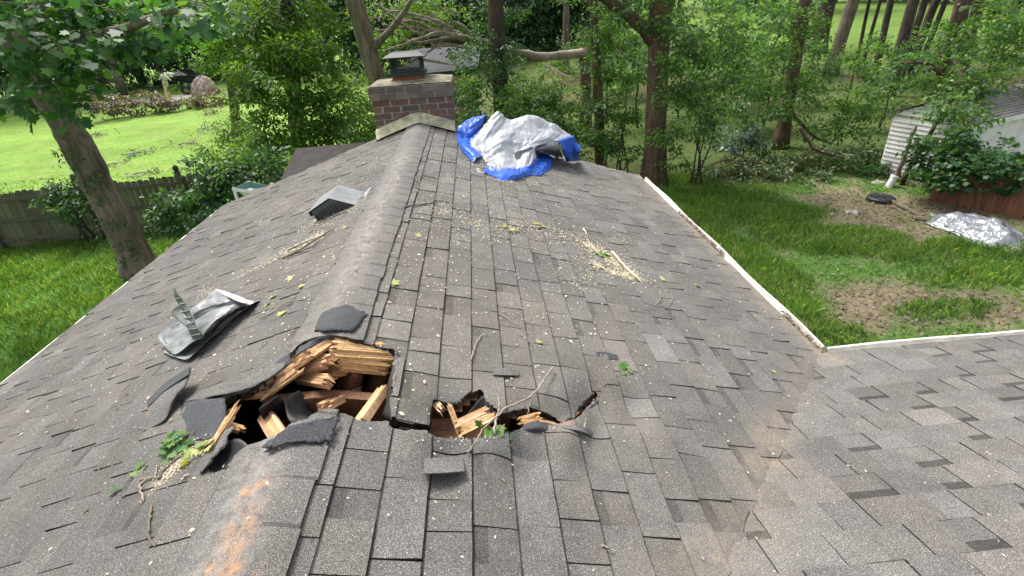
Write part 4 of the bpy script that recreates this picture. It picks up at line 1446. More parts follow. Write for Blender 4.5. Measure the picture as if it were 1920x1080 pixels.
tree('broad dark crowned tree at the far corner of the lawn', p, [.2, .18, .16, .1], M['bark_dark'],
     pxc([(385, 25, 21, 60, 38), (440, 60, 21.5, 50, 40), (340, 60, 21, 45, 32), (300, 20, 21, 60, 30), (400, 100, 22, 40, 22), (470, 140, 22, 40, 40), (350, 5, 21, 60, 25), (260, 60, 22, 45, 28)])+overhead(p, 4, 3, 3.4, 6),
     M['leaf_mid'], .17, 2.0, .5, (), 82)

def shrub(label, clusters, mat, leaf=.1, cov=1.5, rs=.3, seed=0, name='shrub', cat='shrub', group=None, stems=5, shape='oval', base=None, bark='bark_dark'):
    cs = np.array([c for c, _ in clusters])
    if base is None:
        base = cs.mean(0).copy()
    base = np.array(base, float); base[2] = gz(base[0], base[1])
    e_ = empty(name, base, label, cat, group)
    foliage('foliage', clusters, M[mat], e_, leaf, cov, rs, seed, shape)
    r = random.Random(seed)
    for i in range(stems):
        m_ = MB()
        c = cs[i % len(cs)]
        a = base+np.array([r.uniform(-.2, .2), r.uniform(-.2, .2), -.05])
        m_.tube(wiggle([a, (a+c)/2+np.array([r.uniform(-.1, .1), 0, .1]), c], 3, .02, seed+i), np.linspace(.03, .008, 7), 5, False)
        m_.build('stem', M[bark], e_)
    return e_

shrub('pale flowering shrub with yellow green leaves at the edge of the lawn', pxc([(440, 245, 17, 35, 28), (415, 280, 16.6, 30, 22), (465, 275, 16.2, 35, 28), (430, 300, 16, 40, 16)]), 'leaf_bright', .10, 2.2, .3, 101)
shrub('dark green leafy shrub spilling over the fence onto the low roof', pxc([(350, 370, 11.6, 45, 30), (400, 335, 11.4, 50, 30), (450, 315, 11.2, 50, 24), (345, 410, 11.4, 30, 26), (395, 375, 11, 40, 20), (500, 305, 11.2, 35, 16), (320, 385, 11.8, 25, 20), (380, 415, 11, 25, 14), (430, 345, 11.2, 40, 22), (330, 400, 11.6, 30, 30), (470, 330, 11, 40, 18)]), 'leaf_dark', .12, 3.2, .26, 102)
shrub('bushy young shrub growing up against the board fence left of the leaning trunk', pxc([(100, 345, 13.0, 30, 18), (125, 370, 12.8, 36, 24), (145, 395, 12.7, 30, 22), (95, 375, 12.9, 25, 14), (150, 350, 12.9, 22, 16)]), 'leaf_dark', .10, 1.5, .22, 103)
shrub('rounded dark shrub below the flowering shrub beyond the fence', pxc([(480, 285, 14.2, 40, 20), (520, 280, 13.8, 40, 18)]), 'leaf_mid', .1, 2.6, .3, 104)
shrub('tall leafy thicket right of the chimney behind the tarp', pxc([(880, 190, 16.6, 40, 40), (905, 215, 16, 40, 25), (865, 165, 17, 30, 25), (985, 200, 16.6, 45, 35), (1020, 190, 17, 40, 25), (1060, 210, 16.4, 45, 35), (1000, 235, 15.8, 60, 22), (1085, 250, 15.6, 40, 25), (965, 185, 17.4, 30, 22)]), 'leaf_mid', .11, 2.6, .34, 105, stems=9)
shrub('bright green bush under the broken fallen trunk', pxc([(1000, 145, 20, 40, 20), (1040, 150, 20.4, 35, 20), (860, 110, 20, 30, 18)]), 'leaf_bright', .13, 1.2, .4, 106)
shrub('sparse young shrub between the slim vine trunk and the thick trunk', pxc([(1165, 210, 14.8, 32, 40), (1150, 260, 14.4, 35, 25), (1180, 140, 15.4, 25, 35), (1190, 290, 14.2, 25, 14)]), 'leaf_mid', .10, 1.6, .3, 107)
shrub('silvery leaved shrub right of the thick reddish trunk', pxc([(1392, 248, 15.2, 38, 20), (1370, 265, 15, 30, 14), (1425, 262, 15, 25, 14)]), 'leaf_silver', .11, 2.6, .24, 108)
shrub('dark shrub under the silvery leaves', pxc([(1400, 292, 15, 42, 16), (1440, 285, 15, 28, 14)]), 'leaf_dark', .1, 1.6, .26, 109)
shrub('sparse leafy sapling with thin bent stems in front of the woods', pxc([(1300, 240, 13.6, 38, 30), (1330, 190, 13.6, 35, 26), (1280, 290, 13.2, 30, 22), (1345, 225, 13.6, 25, 20)]), 'leaf_mid', .10, 1.9, .28, 110, stems=7)
br_args = ('long pile of fallen leafy branches along the edge of the yard', pxc([(1340, 320, 13.8, 40, 14), (1400, 316, 13.8, 50, 19), (1460, 308, 13.8, 55, 25), (1530, 305, 13.8, 50, 26), (1590, 298, 13.6, 50, 26), (1640, 295, 13.4, 40, 20), (1500, 335, 13.2, 60, 9), (1610, 335, 13, 40, 9)]), 'leaf_mid', .10, 1.25, .24, 111)
m_ = MB(); r = random.Random(5)
for i in range(34):
    a = aty(r.uniform(1300, 1650), r.uniform(300, 335), 13.7+r.uniform(-.5, .5)); d = np.array([r.uniform(-1, 1), r.uniform(-.4, .4), r.uniform(-.1, .45)])*r.uniform(.4, 1.1)
    m_.tube(wiggle([a, a+d*.5, a+d], 2, .03, i), [.02, .018, .015, .012, .006], 5, False)
_b = br_args[1][3][0].copy(); _b[2] = gz(_b[0], _b[1])
br = empty('brush_pile', _b, br_args[0], 'brush pile')
foliage('foliage', br_args[1], M['leaf_brush'], br, .11, 2.3, .24, 111, bark=M['bark_red'], sticks=m_)
m_ = MB()
m_.tube(wiggle([aty(1500, 240, 14), aty(1530, 280, 13.8), aty(1590, 298, 13.6), aty(1660, 318, 13.4)], 5, .02, 4), np.linspace(.05, .025, 16), 7, True, .1)
m_.build('branch', M['bark_red'], br)
shrub('leafy vine heaped over the reddish board fence beside the shed', pxc([(1770, 270, 11.0, 45, 26), (1825, 284, 10.8, 55, 22), (1888, 312, 10.4, 45, 20), (1780, 305, 10.5, 40, 22), (1845, 312, 10.2, 45, 22), (1900, 325, 9.9, 35, 22), (1740, 305, 11.0, 25, 22), (1810, 335, 10.2, 35, 12), (1770, 330, 10.5, 25, 12), (1880, 345, 9.9, 30, 10)]), 'leaf_dark', .095, 2.2, .24, 112, name='vine', cat='vine', shape='maple')
shrub('low clump of broad leaves beside the reddish fence', pxc([(1775, 368, 10.9, 28, 14), (1790, 385, 10.7, 20, 8), (1750, 352, 11.2, 20, 10)]), 'leaf_mid', .12, 1.4, .2, 113, name='weed_clump', cat='weeds', shape='maple', stems=3)
shrub('dark bush at the foot of the white gable behind the pipe', pxc([(1650, 310, 12.9, 28, 26), (1680, 300, 12.8, 20, 25), (1625, 330, 12.8, 25, 14), (1725, 340, 11.7, 20, 16)]), 'leaf_dark', .10, 1.5, .26, 114)

# ---- far left: hedges, drive, rubble, tyres
def hedge(label, q, mat, seed):
    cl = []
    for (px, py, Y, rx, ry) in q:
        cl += pxc([(px, py, Y, rx, ry)])
    return shrub(label, cl, mat, .17, 3.5, .4, seed, 'hedge', 'hedge', 'hedges beside the drive', stems=6)
YH = gp(300, 212)[1]
hedge('long low brownish hedge between the lawn and the drive', [(190, 198, YH-1.5, 26, 18), (235, 198, YH-.9, 28, 17), (280, 195, YH-.2, 28, 17), (315, 193, YH+.3, 20, 15)], 'leaf_brown', 121)
hedge('brownish clipped hedge in front of the rubble mound', [(357, 190, YH+1, 18, 15), (385, 190, YH+1.3, 20, 14), (410, 185, YH+1.8, 18, 13)], 'leaf_brown', 122)
hedge('dark green round bush at the right end of the hedge row', [(440, 182, YH+2, 24, 16), (460, 190, YH+2, 20, 12)], 'leaf_mid', 123)
shrub('small brown bush standing alone on the lawn', pxc([(394, 206, gp(394, 215)[1], 9, 10)]), 'leaf_brown', .18, 3.0, .4, 124, stems=2)
shrub('broad light green weed bank beyond the drive', pxc([(200, 165, 52, 35, 14), (250, 170, 51, 35, 12), (290, 172, 51, 25, 11), (420, 150, 55, 30, 14)]), 'leaf_bright', .26, 2.4, .6, 125, stems=3)
# drive
dv = [gp(150, 207), gp(220, 199), gp(300, 190), gp(345, 188), gp(360, 183)]
dv2 = [gp(140, 199), gp(220, 191), gp(300, 182), gp(345, 179), gp(372, 176)]
m_ = MB()
A_, B_ = cr(np.array(dv), 6), cr(np.array(dv2), 6)
vs = []
for a, b in zip(A_, B_):
    for q in (0, .33, .66, 1):
        p_ = a*(1-q)+b*q; vs.append((p_[0], p_[1], gz(p_[0], p_[1])+.05))
m_.add(vs, [(i*4+j, i*4+j+1, i*4+5+j, i*4+4+j) for i in range(len(A_)-1) for j in range(3)])
tag(m_.build('path', mat_simple('gravel_drive', (.46, .43, .38), .95, 0, 2, .3, .4, .03), smooth=True), kind='structure')
# rubble mound
def mound(name, label, cat, c, R_, mat, seed, n=14):
    m_ = MB(); V = []
    r = np.random.default_rng(seed)
    nn = 40; mm = 20
    for i in range(mm+1):
        th = i/mm*math.pi/2
        for j in range(nn):
            ph = j/nn*2*math.pi
            a_ = math.cos(ph)*2+seed; b_ = math.sin(ph)*2; k = 1+.5*(fbm(a_+math.sin(th), b_+th, seed, 5)-.5)
            V.append((c[0]+R_[0]*math.cos(th)*math.cos(ph)*k, c[1]+R_[1]*math.cos(th)*math.sin(ph)*k, c[2]-.05+R_[2]*math.sin(th)*k))
    fs = [(i*nn+j, i*nn+(j+1) % nn, (i+1)*nn+(j+1) % nn, (i+1)*nn+j) for i in range(mm) for j in range(nn)]
    m_.add(V, fs)
    o = m_.build(name, mat, loc=c)
    return tag(o, label, cat)
c = gp(387, 178); mound('rubble_mound', 'pale pinkish rubble mound beside the dark tyres', 'rubble', c, (.9, .9, 1.35), M['pink_stone'], 4)
# tyres
tg = gp(362, 178)
for i, (dx, dz, lean, lb) in enumerate([(-.42, 0, .1, 'leftmost upright black tyre beside the rubble mound'), (.05, 0, -.05, 'middle upright black tyre beside the rubble mound'), (.5, 0, .12, 'black tyre leaning against the rubble mound')]):
    m_ = MB(); vs = []; fs = []
    nn, mm = 20, 8
    for a in range(nn):
        for b in range(mm):
            A = 2*math.pi*a/nn; B = 2*math.pi*b/mm
            rr = .28+.13*math.cos(B)
            vs.append((tg[0]+dx+rr*math.cos(A), tg[1]+.09*math.sin(B)+.1*i, tg[2]+.40+rr*math.sin(A)))
    fs = [(a*mm+b, ((a+1) % nn)*mm+b, ((a+1) % nn)*mm+(b+1) % mm, a*mm+(b+1) % mm) for a in range(nn) for b in range(mm)]
    m_.add(vs, fs)
    tag(m_.build('tyre', M['rubber'], smooth=True, loc=tg), lb, 'tyre', 'old tyres')
# snapped tree with pale splintered wood
sb = gp(318, 190)
sn = empty('snapped_tree', sb, 'snapped small tree with pale splintered wood hanging beside the drive', 'tree')
m_ = MB(); m_.tube([sb, aty(312, 168, sb[1]), aty(309, 152, sb[1])], [.16, .15, .19], 9, True, .2)
m_.build('trunk', M['raw_wood'], sn)
m_ = MB()
r = random.Random(3)
for i in range(16):
    a = aty(309, 150, sb[1]); b_ = aty(r.uniform(298, 330), r.uniform(137, 152), sb[1]+r.uniform(-.3, .3))
    m_.tube([a, (a+b_)/2+np.array([0, 0, .25]), b_], [.12, .12, .05], 5, True, .3)
m_.build('splintered_top', mat_simple('pale_split_wood', (.80, .72, .66), .8, 0, 5, .3, .4), sn)
foliage('foliage', pxc([(330, 158, sb[1]-.3, 16, 8), (300, 138, sb[1], 22, 8)]), M['leaf_mid'], sn, .2, 1.0, .4, 3)

# distant car under the trees
cb = gp(347, 163)
car = empty('parked_car', cb, 'dark parked car far away under trees beyond the drive', 'car')
def prism(m_, prof, y0_, y1_, c, mat=None):
    k = len(prof)
    vs = [(c[0]+x, c[1]+y0_, c[2]+z_) for x, z_ in prof]+[(c[0]+x, c[1]+y1_, c[2]+z_) for x, z_ in prof]
    m_.add(vs, [tuple(range(k)), tuple(range(2*k-1, k-1, -1))]+[(i, k+i, k+(i+1) % k, (i+1) % k) for i in range(k)])
m_ = MB(); prism(m_, [(-2.1, .35), (2.1, .35), (2.15, .75), (1.2, .95), (.5, 1.4), (-1.0, 1.42), (-1.7, 1.0), (-2.15, .9)], -.85, .85, cb); m_.build('body', M['rubber'], car)
m_ = MB(); prism(m_, [(1.0, .98), (.45, 1.33), (-.9, 1.34), (-1.4, 1.0)], -.86, -.852, cb); m_.build('window', mat_simple('bright_window', (.6, .62, .65), .1, 0, 3, .05, 0), car)
for wx in (-1.3, 1.3):
    m_ = MB(); m_.tube([(cb[0]+wx, cb[1]-.9, cb[2]+.34), (cb[0]+wx, cb[1]-.66, cb[2]+.34)], .34, 16); m_.build('wheel', M['rubber'], car)

# ---- far wood: dense trees sharing three crowns
def far_proto(seed):
    r = np.random.default_rng(seed)
    cl = []
    for i in range(26):
        z = r.uniform(.5, 9); k = 3.0*(1-.35*abs(z-4.5)/4.5)
        a = r.uniform(0, 2*math.pi); q = k*math.sqrt(r.random())
        cl.append((np.array([q*math.cos(a), q*math.sin(a), z]), (1.3, 1.3, .85)))
    e_ = empty('forest_tree', (0, 0, 0), 'x', 'tree')
    foliage('crown', cl, M['leaf_far'], e_, .34, 1.15, .75, seed)
    m_ = MB(); m_.tube(wiggle([(0, 0, -.3), (.1, 0, 3), (0, .1, 6), (.1, 0, 9)], 3, .06, seed), np.linspace(.3, .1, 10), 8, True, .1)
    m_.build('trunk', M['bark_far'], e_, smooth=True)
    return e_
protos = [far_proto(s_) for s_ in (301, 302, 303)]
far_spots = []
r = np.random.default_rng(17)
for i in range(30):
    az = math.radians(-46+i*2.0+r.uniform(-.5, .5))
    d = 58+r.uniform(-4, 12) if i < 15 else 50+r.uniform(-6, 14)
    far_spots.append((CAM[0]+d*math.sin(az), d*math.cos(az)))
for i in range(10):
    az = math.radians(17+i*3.2+r.uniform(-.6, .6))
    d = 74+r.uniform(-6, 14)
    far_spots.append((CAM[0]+d*math.sin(az), d*math.cos(az)))
for i, (x, y) in enumerate(far_spots):
    p_ = protos[i % 3]
    if i < 3:
        o = p_; kids = None
    else:
        o = p_.copy(); COL.objects.link(o)
        for ch in list(p_.children):
            c2 = ch.copy(); COL.objects.link(c2); c2.parent = o
    o.location = (x, y, float(gz(x, y)))
    o.rotation_euler = (0, 0, float(r.uniform(0, 6.28)))
    s_ = float(r.uniform(.85, 1.3)); o.scale = (s_, s_, s_*float(r.uniform(.9, 1.1)))
    o['label'] = ('dense dark tree in the far wood behind the lawn and the chimney' if x < 8 else 'hazy green tree in the far wood beyond the bright slope')
    o['group'] = 'dense trees of the far wood' if x < 8 else 'trees beyond the bright slope'

# ---- young trees among the trunks, sharing three crowns
def young_proto(seed):
    r = np.random.default_rng(seed)
    cl = []
    for i in range(12):
        z = r.uniform(.7, 4.2); k = 1.35*(1-.25*abs(z-2.2)/2.2)
        a = r.uniform(0, 2*math.pi); q = k*math.sqrt(r.random())
        cl.append((np.array([q*math.cos(a), q*math.sin(a), z]), (.62, .62, .34)))
    e_ = empty('young_tree', (0, 0, 0), 'x', 'tree')
    foliage('crown', cl, M['leaf_mid'], e_, .15, 1.3, .4, seed, bark=M['bark_dark'])
    m_ = MB(); m_.tube(wiggle([(0, 0, -.2), (.08, .05, 1.3), (0, .1, 2.6), (.1, 0, 4)], 3, .04, seed), np.linspace(.06, .015, 10), 7, True, .1)
    m_.build('trunk', M['bark_dark'], e_, smooth=True)
    return e_
yp = [young_proto(s_) for s_ in (501, 502, 503)]
r = np.random.default_rng(23)
k_ = 0
spots = [(1120, 130, 31), (960, 150, 33), (1050, 170, 27), (1140, 160, 24), (1170, 110, 28), (1200, 150, 21), (1280, 140, 22), (1310, 110, 26), (1340, 150, 19), (1365, 100, 24), (1400, 150, 22), (1430, 110, 27), (1440, 180, 19), (1520, 150, 22), (1590, 170, 21), (1650, 230, 17.5), (1480, 60, 30), (1250, 90, 27), (1120, 90, 33), (1790, 120, 27), (1880, 100, 30), (1730, 180, 22), (1850, 130, 22)]
for i, (px, py, Y) in enumerate(spots):
    c = aty(px, py, Y)
    p_ = yp[i % 3]
    if i < 3: o = p_
    else:
        o = p_.copy(); COL.objects.link(o)
        for ch in list(p_.children):
            c2 = ch.copy(); COL.objects.link(c2); c2.parent = o
    z0 = float(gz(c[0], c[1]))
    o.location = (c[0], c[1], z0)
    sc_ = float(np.clip((c[2]-z0)/2.2, .6, 1.5))*float(r.uniform(.9, 1.15))
    o.scale = (sc_*1.1, sc_*1.1, sc_); o.rotation_euler = (0, 0, float(r.uniform(0, 6.28)))
    o['label'] = 'leafy young tree among the taller trunks of the woods'; o['group'] = 'young trees in the woods'

# ---- fallen tree lying on the neighbour's roof
nb = empty('neighbour_house', (-.2, 22.5, gz(-.2, 22.5)), 'neighbouring house with dark grey roof under the fallen tree', 'house')
m_ = MB()
RA, RB = aty(770, 92, 23.5), aty(905, 84, 23.5)
EA, EB = aty(768, 140, 20.6), aty(895, 128, 20.6)
m_.add([RA, RB, EB, EA, RA-np.array([0, 0, .12]), RB-np.array([0, 0, .12]), EB-np.array([0, 0, .12]), EA-np.array([0, 0, .12])], [(0, 1, 2, 3), (4, 7, 6, 5), (0, 4, 5, 1), (1, 5, 6, 2), (2, 6, 7, 3), (3, 7, 4, 0)])
BA, BB = 2*RA-EA, 2*RB-EB; BA[2] = EA[2]; BB[2] = EB[2]
m_.add([RA+[0, .01, 0], BA, BB, RB+[0, .01, 0]], [(0, 1, 2, 3)])
m_.build('roof', M['slate_roof'], nb)
m_ = MB()
zt2 = min(EA[2], EB[2])-.2
m_.box(((EA[0]+EB[0])/2, 23.4, (zt2+G0)/2), (abs(EB[0]-EA[0])-.4, 5.0, zt2-G0+.1)); m_.build('wall', M['brickwall'], nb)
ft = empty('fallen_tree', aty(1098, 112, 21), 'fallen tree with pale bare branches resting on the dark neighbouring roof, trunk snapped', 'tree')
m_ = MB()
Yf = 21.0
m_.tube(wiggle([aty(1101, 97, Yf), aty(1060, 103, Yf), aty(1010, 106, Yf-.2), aty(960, 94, Yf-.4), aty(900, 78, Yf-.6), aty(850, 68, Yf-.8)], 5, .03, 3), np.linspace(.17, .10, 26), 10, True, .12)
m_.build('trunk', M['branch_pale'], ft, smooth=True)
m_ = MB(); m_.tube(wiggle([aty(1098, 168, Yf+.1), aty(1097, 130, Yf+.1), aty(1096, 88, Yf+.1)], 3, .02, 4), np.linspace(.22, .2, 7), 9, True, .15); 
st = aty(1098, 168, Yf+.1); m_.tube([np.array([st[0], st[1], gz(st[0], st[1])-.1]), st], [.28, .22], 9)
m_.build('stump', M['bark_red'], ft, smooth=True)
m_ = MB()
for i in range(7):
    a = aty(1016+i*2, 118+i*1.0, Yf-.3); b_ = aty(1070+i*2.2, 172-i*3, Yf-.5)
    m_.tube(wiggle([a, (a+b_)/2, b_], 3, .03, i), np.linspace(.05, .015, 7), 5, True, .3)
m_.build('split_limb', M['raw_wood'], ft)
m_ = MB()
BR = [[(870, 72), (830, 62), (790, 72), (755, 84), (720, 95)], [(880, 74), (850, 58), (820, 40), (770, 25), (720, 20)], [(860, 70), (820, 76), (780, 80), (745, 72)], [(900, 76), (870, 52), (850, 40), (840, 20)], [(850, 68), (800, 55), (750, 52), (700, 60)], [(840, 66), (810, 84), (860, 86), (890, 92)], [(800, 70), (760, 50), (735, 30), (705, 8)], [(830, 64), (790, 44), (760, 40), (730, 44)], [(870, 88), (830, 82), (800, 100), (770, 118)], [(790, 110), (830, 118), (856, 122)]]
for i, q in enumerate(BR):
    m_ = MB()
    P_ = [aty(x, y, Yf-1.2-.25*k+.3*(i % 3)) for k, (x, y) in enumerate(q)]
    m_.tube(wiggle(P_, 4, .035, i), np.linspace(.10 if i < 4 else .06, .022, 4*(len(P_)-1)+1), 7, True, .12)
    m_.build('branch', M['branch_pale'], ft, smooth=True)
m_ = MB()
r = random.Random(9)
for i in range(46):
    a = aty(r.uniform(700, 880), r.uniform(20, 95), Yf-1.5+r.uniform(-.6, .6)); d = np.array([r.uniform(-1.2, .4), r.uniform(-.5, .5), r.uniform(-.15, .5)])
    m_.tube(wiggle([a, a+d*.5, a+d], 2, .04, i), [.022, .02, .017, .013, .006], 5, False)
foliage('crown', pxc([(760, 30, 20.4, 55, 26), (820, 25, 21, 50, 22), (720, 60, 20.2, 40, 30), (760, 85, 20, 45, 18), (860, 40, 20.6, 35, 20), (700, 95, 19.8, 35, 22), (800, 5, 21.6, 60, 18), (700, 25, 21, 40, 25)]), M['leaf_bright'], ft, .12, 1.1, .4, 131, bark=M['branch_pale'], sticks=m_)

# ---- own low outbuilding roof left of the chimney
P1, P2 = aty(545, 287, 10.6), aty(612, 304, 10.2)
ob = empty('low_outbuilding', (P1[0], 9.6, G0), 'low outbuilding with dark brown shingle roof behind the left eave', 'shed')
m_ = MB()
R0 = np.array([-3.1, 11.0, P1[2]+.0]); R1 = np.array([-1.2, 11.0, P1[2]+.02])
for s_ in (-1, 1):
    yq = 11.0+s_*2.0; zq = R0[2]-.62
    m_.add([R0, R1, (R1[0], yq, zq), (R0[0]-.12, yq, zq), R0-[0, 0, .1], R1-[0, 0, .1], np.array([R1[0], yq, zq-.1]), np.array([R0[0]-.12, yq, zq-.1])], [(0, 1, 2, 3), (4, 5, 6, 7), (0, 3, 7, 4), (1, 5, 6, 2), (2, 6, 7, 3)])
m_.build('roof', mat_simple('brown_roofing', (.040, .033, .030), .9, 0, 7, .45, .6, .02), ob)
m_ = MB(); m_.box((-2.25, 11.0, (G0+R0[2]-.7)/2), (1.9, 3.6, R0[2]-.7-G0)); m_.build('wall', M['siding'], ob)
# small green and white awning
aw = empty('awning', (-3.5, 8.3, G0), 'small white awning with dark green rim beyond the left rake', 'awning')
Q = [aty(438, 352, 8.4), aty(466, 340, 8.6), aty(508, 348, 8.3), aty(470, 356, 8.0)]
QB = [q-np.array([0, 0, .06]) for q in Q]
m_ = MB(); m_.add(Q+QB, [(0, 1, 5, 4), (1, 2, 6, 5), (2, 3, 7, 6), (3, 0, 4, 7)]); m_.build('rim', M['white'], aw)
m_ = MB(); C_ = aty(470, 362, 8.25)
I_ = [q+(C_-q)*.04 for q in Q]
m_.add(I_+[q+(C_-q)*.30-np.array([0, 0, .05]) for q in Q], [(0, 1, 5, 4), (1, 2, 6, 5), (2, 3, 7, 6), (3, 0, 4, 7)]); m_.build('green_border', M['green_trim'], aw)
m_ = MB(); J_ = [q+(C_-q)*.30-np.array([0, 0, .05]) for q in Q]
m_.add(J_+[C_-np.array([0, 0, .14])], [(0, 1, 4), (1, 2, 4), (2, 3, 4), (3, 0, 4)]); m_.build('canopy', M['white'], aw)
m_ = MB()
for q in Q: m_.bar(q, (q[0], q[1], G0), .04, .04, up=(1, 0, 0))
m_.build('post', M['white'], aw)

# ---- board fence on the left
F0, F1 = gp(-60, 476), gp(420, 425)
fd = (F1-F0); fd[2] = 0; fl = np.linalg.norm(fd); fd /= fl
fn = np.array([fd[1], -fd[0], 0])
if fn[1] > 0: fn = -fn
fence = empty('board_fence', F0, 'mossy grey board fence with two rails along the back of the side yard', 'fence')
r = random.Random(12)
FH = 1.42
post_at = [i*2.35+.9 for i in range(int(fl/2.35)+1)]
spans = [0]+post_at+[fl]
for s0_, s1_ in zip(spans[:-1], spans[1:]):
    m_ = MB(); p_ = s0_
    while p_ < s1_-.02:
        w = min(.14, s1_-p_)
        hh = FH+r.uniform(-.03, .03)
        q = F0+fd*(p_+w/2); zb_ = gz(q[0], q[1])
        g = r.uniform(.7, 1.2)
        colb = (.15*g, .15*g*r.uniform(.95, 1.08), .085*g, 1)
        a, b_ = q-fd*(w/2-.003), q+fd*(w/2-.003)
        th = fn*.009
        vs = []
        for sgn in (1, -1):
            for pt, z_ in ((a, zb_), (b_, zb_), (b_, zb_+hh-.03), (b_-fd*.03, zb_+hh), (a+fd*.03, zb_+hh), (a, zb_+hh-.03)):
                vs.append((pt[0]+th[0]*sgn, pt[1]+th[1]*sgn, z_))
        m_.add(vs, [(0, 1, 2, 3, 4, 5), (11, 10, 9, 8, 7, 6)]+[(i, 6+i, 6+(i+1) % 6, (i+1) % 6) for i in range(6)], colb)
        p_ += .147
    m_.build('panel', M['fence'], fence)
    for zz in (.22, .72, 1.24):
        m_ = MB()
        a, b_ = F0+fd*(s0_+.05)+fn*.035, F0+fd*(s1_-.05)+fn*.035
        a[2] = gz(a[0], a[1])+zz; b_[2] = gz(b_[0], b_[1])+zz
        m_.bar(a, b_, .045, .085, col=(.12, .125, .08, 1)); m_.build('rail', M['fence'], fence)
for s0_ in post_at:
    q = F0+fd*s0_+fn*.07; z_ = gz(q[0], q[1])
    m_ = MB(); m_.box((q[0], q[1], z_+.76), (.10, .10, 1.56), rz=math.atan2(fd[1], fd[0]), col=(.115, .115, .075, 1))
    m_.tube([(q[0], q[1], z_+1.54), (q[0], q[1], z_+1.60), (q[0], q[1], z_+1.66), (q[0], q[1], z_+1.70)], [.045, .07, .06, .02], 8, True, 0, (.03, .03, .03, 1))
    m_.build('post', M['fence'], fence)

# ---- white shed, red fence, pipe, cover, tarp on the ground
SX0, SX1, SY0, SY1 = 11.94, 15.5, 11.45, 13.1
sz = float(gz(12.5, 12.0))
SE = -1.86
shed = empty('garden_shed', (SX0, SY0, sz), 'white lap sided shed with weathered grey shingle roof', 'shed')
m_ = MB()
n = int((SE-sz+.2)/.11)
for i in range(n):
    z_ = sz-.2+i*.11
    m_.box((SX0, (SY0+SY1)/2, z_+.055), (.05, SY1-SY0, .112), axes=(np.array([1., 0, 0]), np.array([0, 1., 0]), np.array([.22, 0, 1.])))
    m_.box(((SX0+SX1)/2, SY0, z_+.055), (SX1-SX0, .05, .112), axes=(np.array([1., 0, 0]), np.array([0, 1., 0]), np.array([0, .22, 1.])))
ym_ = (SY0+SY1)/2; rz_ = SE+.36
m_.add([(SX0-.01, SY0, SE-.02), (SX0-.01, SY1, SE-.02), (SX0-.01, ym_, rz_)], [(0, 1, 2)])
for i in range(4):
    z_ = SE+i*.11; hw_ = (SY1-SY0)/2*(1-(z_+.08-SE)/(rz_-SE))
    if hw_ > 0: m_.box((SX0-.015, ym_, z_+.055), (.05, 2*hw_, .105), axes=(np.array([1., 0, 0]), np.array([0, 1., 0]), np.array([.22, 0, 1.])))
m_.build('wall', M['siding'], shed)
m_ = MB()
r = random.Random(2)
for s_ in (-1, 1):
    a = np.array([0, s_*((SY1-SY0)/2+.14), -(rz_-SE)*1.08]); Ls = np.linalg.norm(a)
    for k_ in range(11):
        x = SX0-.1
        q0, q1 = k_/11, (k_+1)/11
        while x < SX1+.1:
            w = min(r.uniform(.2, .4), SX1+.1-x)
            u = r.uniform(.0, .012)
            P0 = np.array([x, ym_, rz_+.03])
            vs = [P0+a*q0+[0, 0, .004+u], P0+a*q0+[w-.006, 0, .004+u], P0+a*q1+[w-.006, 0, .02+u], P0+a*q1+[0, 0, .02+u], P0+a*q1+[w-.006, 0, 0], P0+a*q1+[0, 0, 0]]
            m_.add(vs, [(0, 1, 2, 3), (3, 2, 4, 5)]); x += w
m_.build('roof', M['grey_roof'], shed)
m_ = MB()
m_.box(((SX0+SX1)/2, SY0-.14, SE-.06), (SX1-SX0+.2, .03, .12)); m_.build('fascia', M['white'], shed)
shed.rotation_euler = (0, 0, .356)

rf = [gp(1742, 376), gp(1790, 388), gp(1850, 402), gp(1940, 420), gp(2060, 440)]
rfp = cr(np.array(rf), 8)
red = empty('red_board_fence', rf[0], 'low reddish brown board fence half buried in vines by the shed', 'fence')
m_ = MB(); r = random.Random(6)
for i in range(len(rfp)-1):
    a, b_ = rfp[i], rfp[i+1]
    g = r.uniform(.75, 1.2); hh = .85+r.uniform(-.03, .03)
    lean = np.array([.06, .12, 0])*hh
    m_.add([a, b_-(b_-a)*.04, b_-(b_-a)*.04+lean+[0, 0, hh], a+lean+[0, 0, hh]]+[q+np.array([.01, .02, 0]) for q in (a, b_, b_+lean+[0, 0, hh], a+lean+[0, 0, hh])], [(0, 1, 2, 3), (7, 6, 5, 4), (3, 2, 6, 7), (0, 3, 7, 4), (1, 5, 6, 2)], (.20*g, .085*g, .045*g, 1))
m_.build('panel', M['fence'], red)
m_ = MB()
for i in range(len(rfp)-1): m_.bar(rfp[i]+[.08, .12, .65], rfp[i+1]+[.08, .12, .65], .04, .08, col=(.2, .09, .05, 1))
m_.build('rail', M['fence'], red)

pb = gp(1664, 353)
pt_ = aty(1679, 330, pb[1])
m_ = MB()
m_.tube([pb-[0, 0, .05], pb+(pt_-pb)*.85, pb+(pt_-pb)*.86, pt_, pt_+(pt_-pb)*.02], [.085, .085, .10, .10, .085], 20, True)
tag(m_.build('drain_pipe', M['white'], smooth=False, loc=pb), 'short upright white plastic pipe standing in the yard near the shed', 'pipe')
cb = gp(1650, 379)
cov_ = empty('access_cover', cb, 'round flat black plastic cover lying in the yard', 'cover')
m_ = MB(); m_.tube([cb+[0, 0, -.02], cb+[0, 0, .07], cb+[0, 0, .075], cb+[0, 0, .09]], [.30, .30, .285, .27], 28); m_.build('lid', M['rubber'], cov_)
m_ = MB()
for i in range(4):
    a = i*math.pi/4; d = np.array([math.cos(a), math.sin(a), 0])*.25
    m_.bar(cb+[0, 0, .094]-d, cb+[0, 0, .094]+d, .02, .012)
m_.build('rib', M['rubber'], cov_)
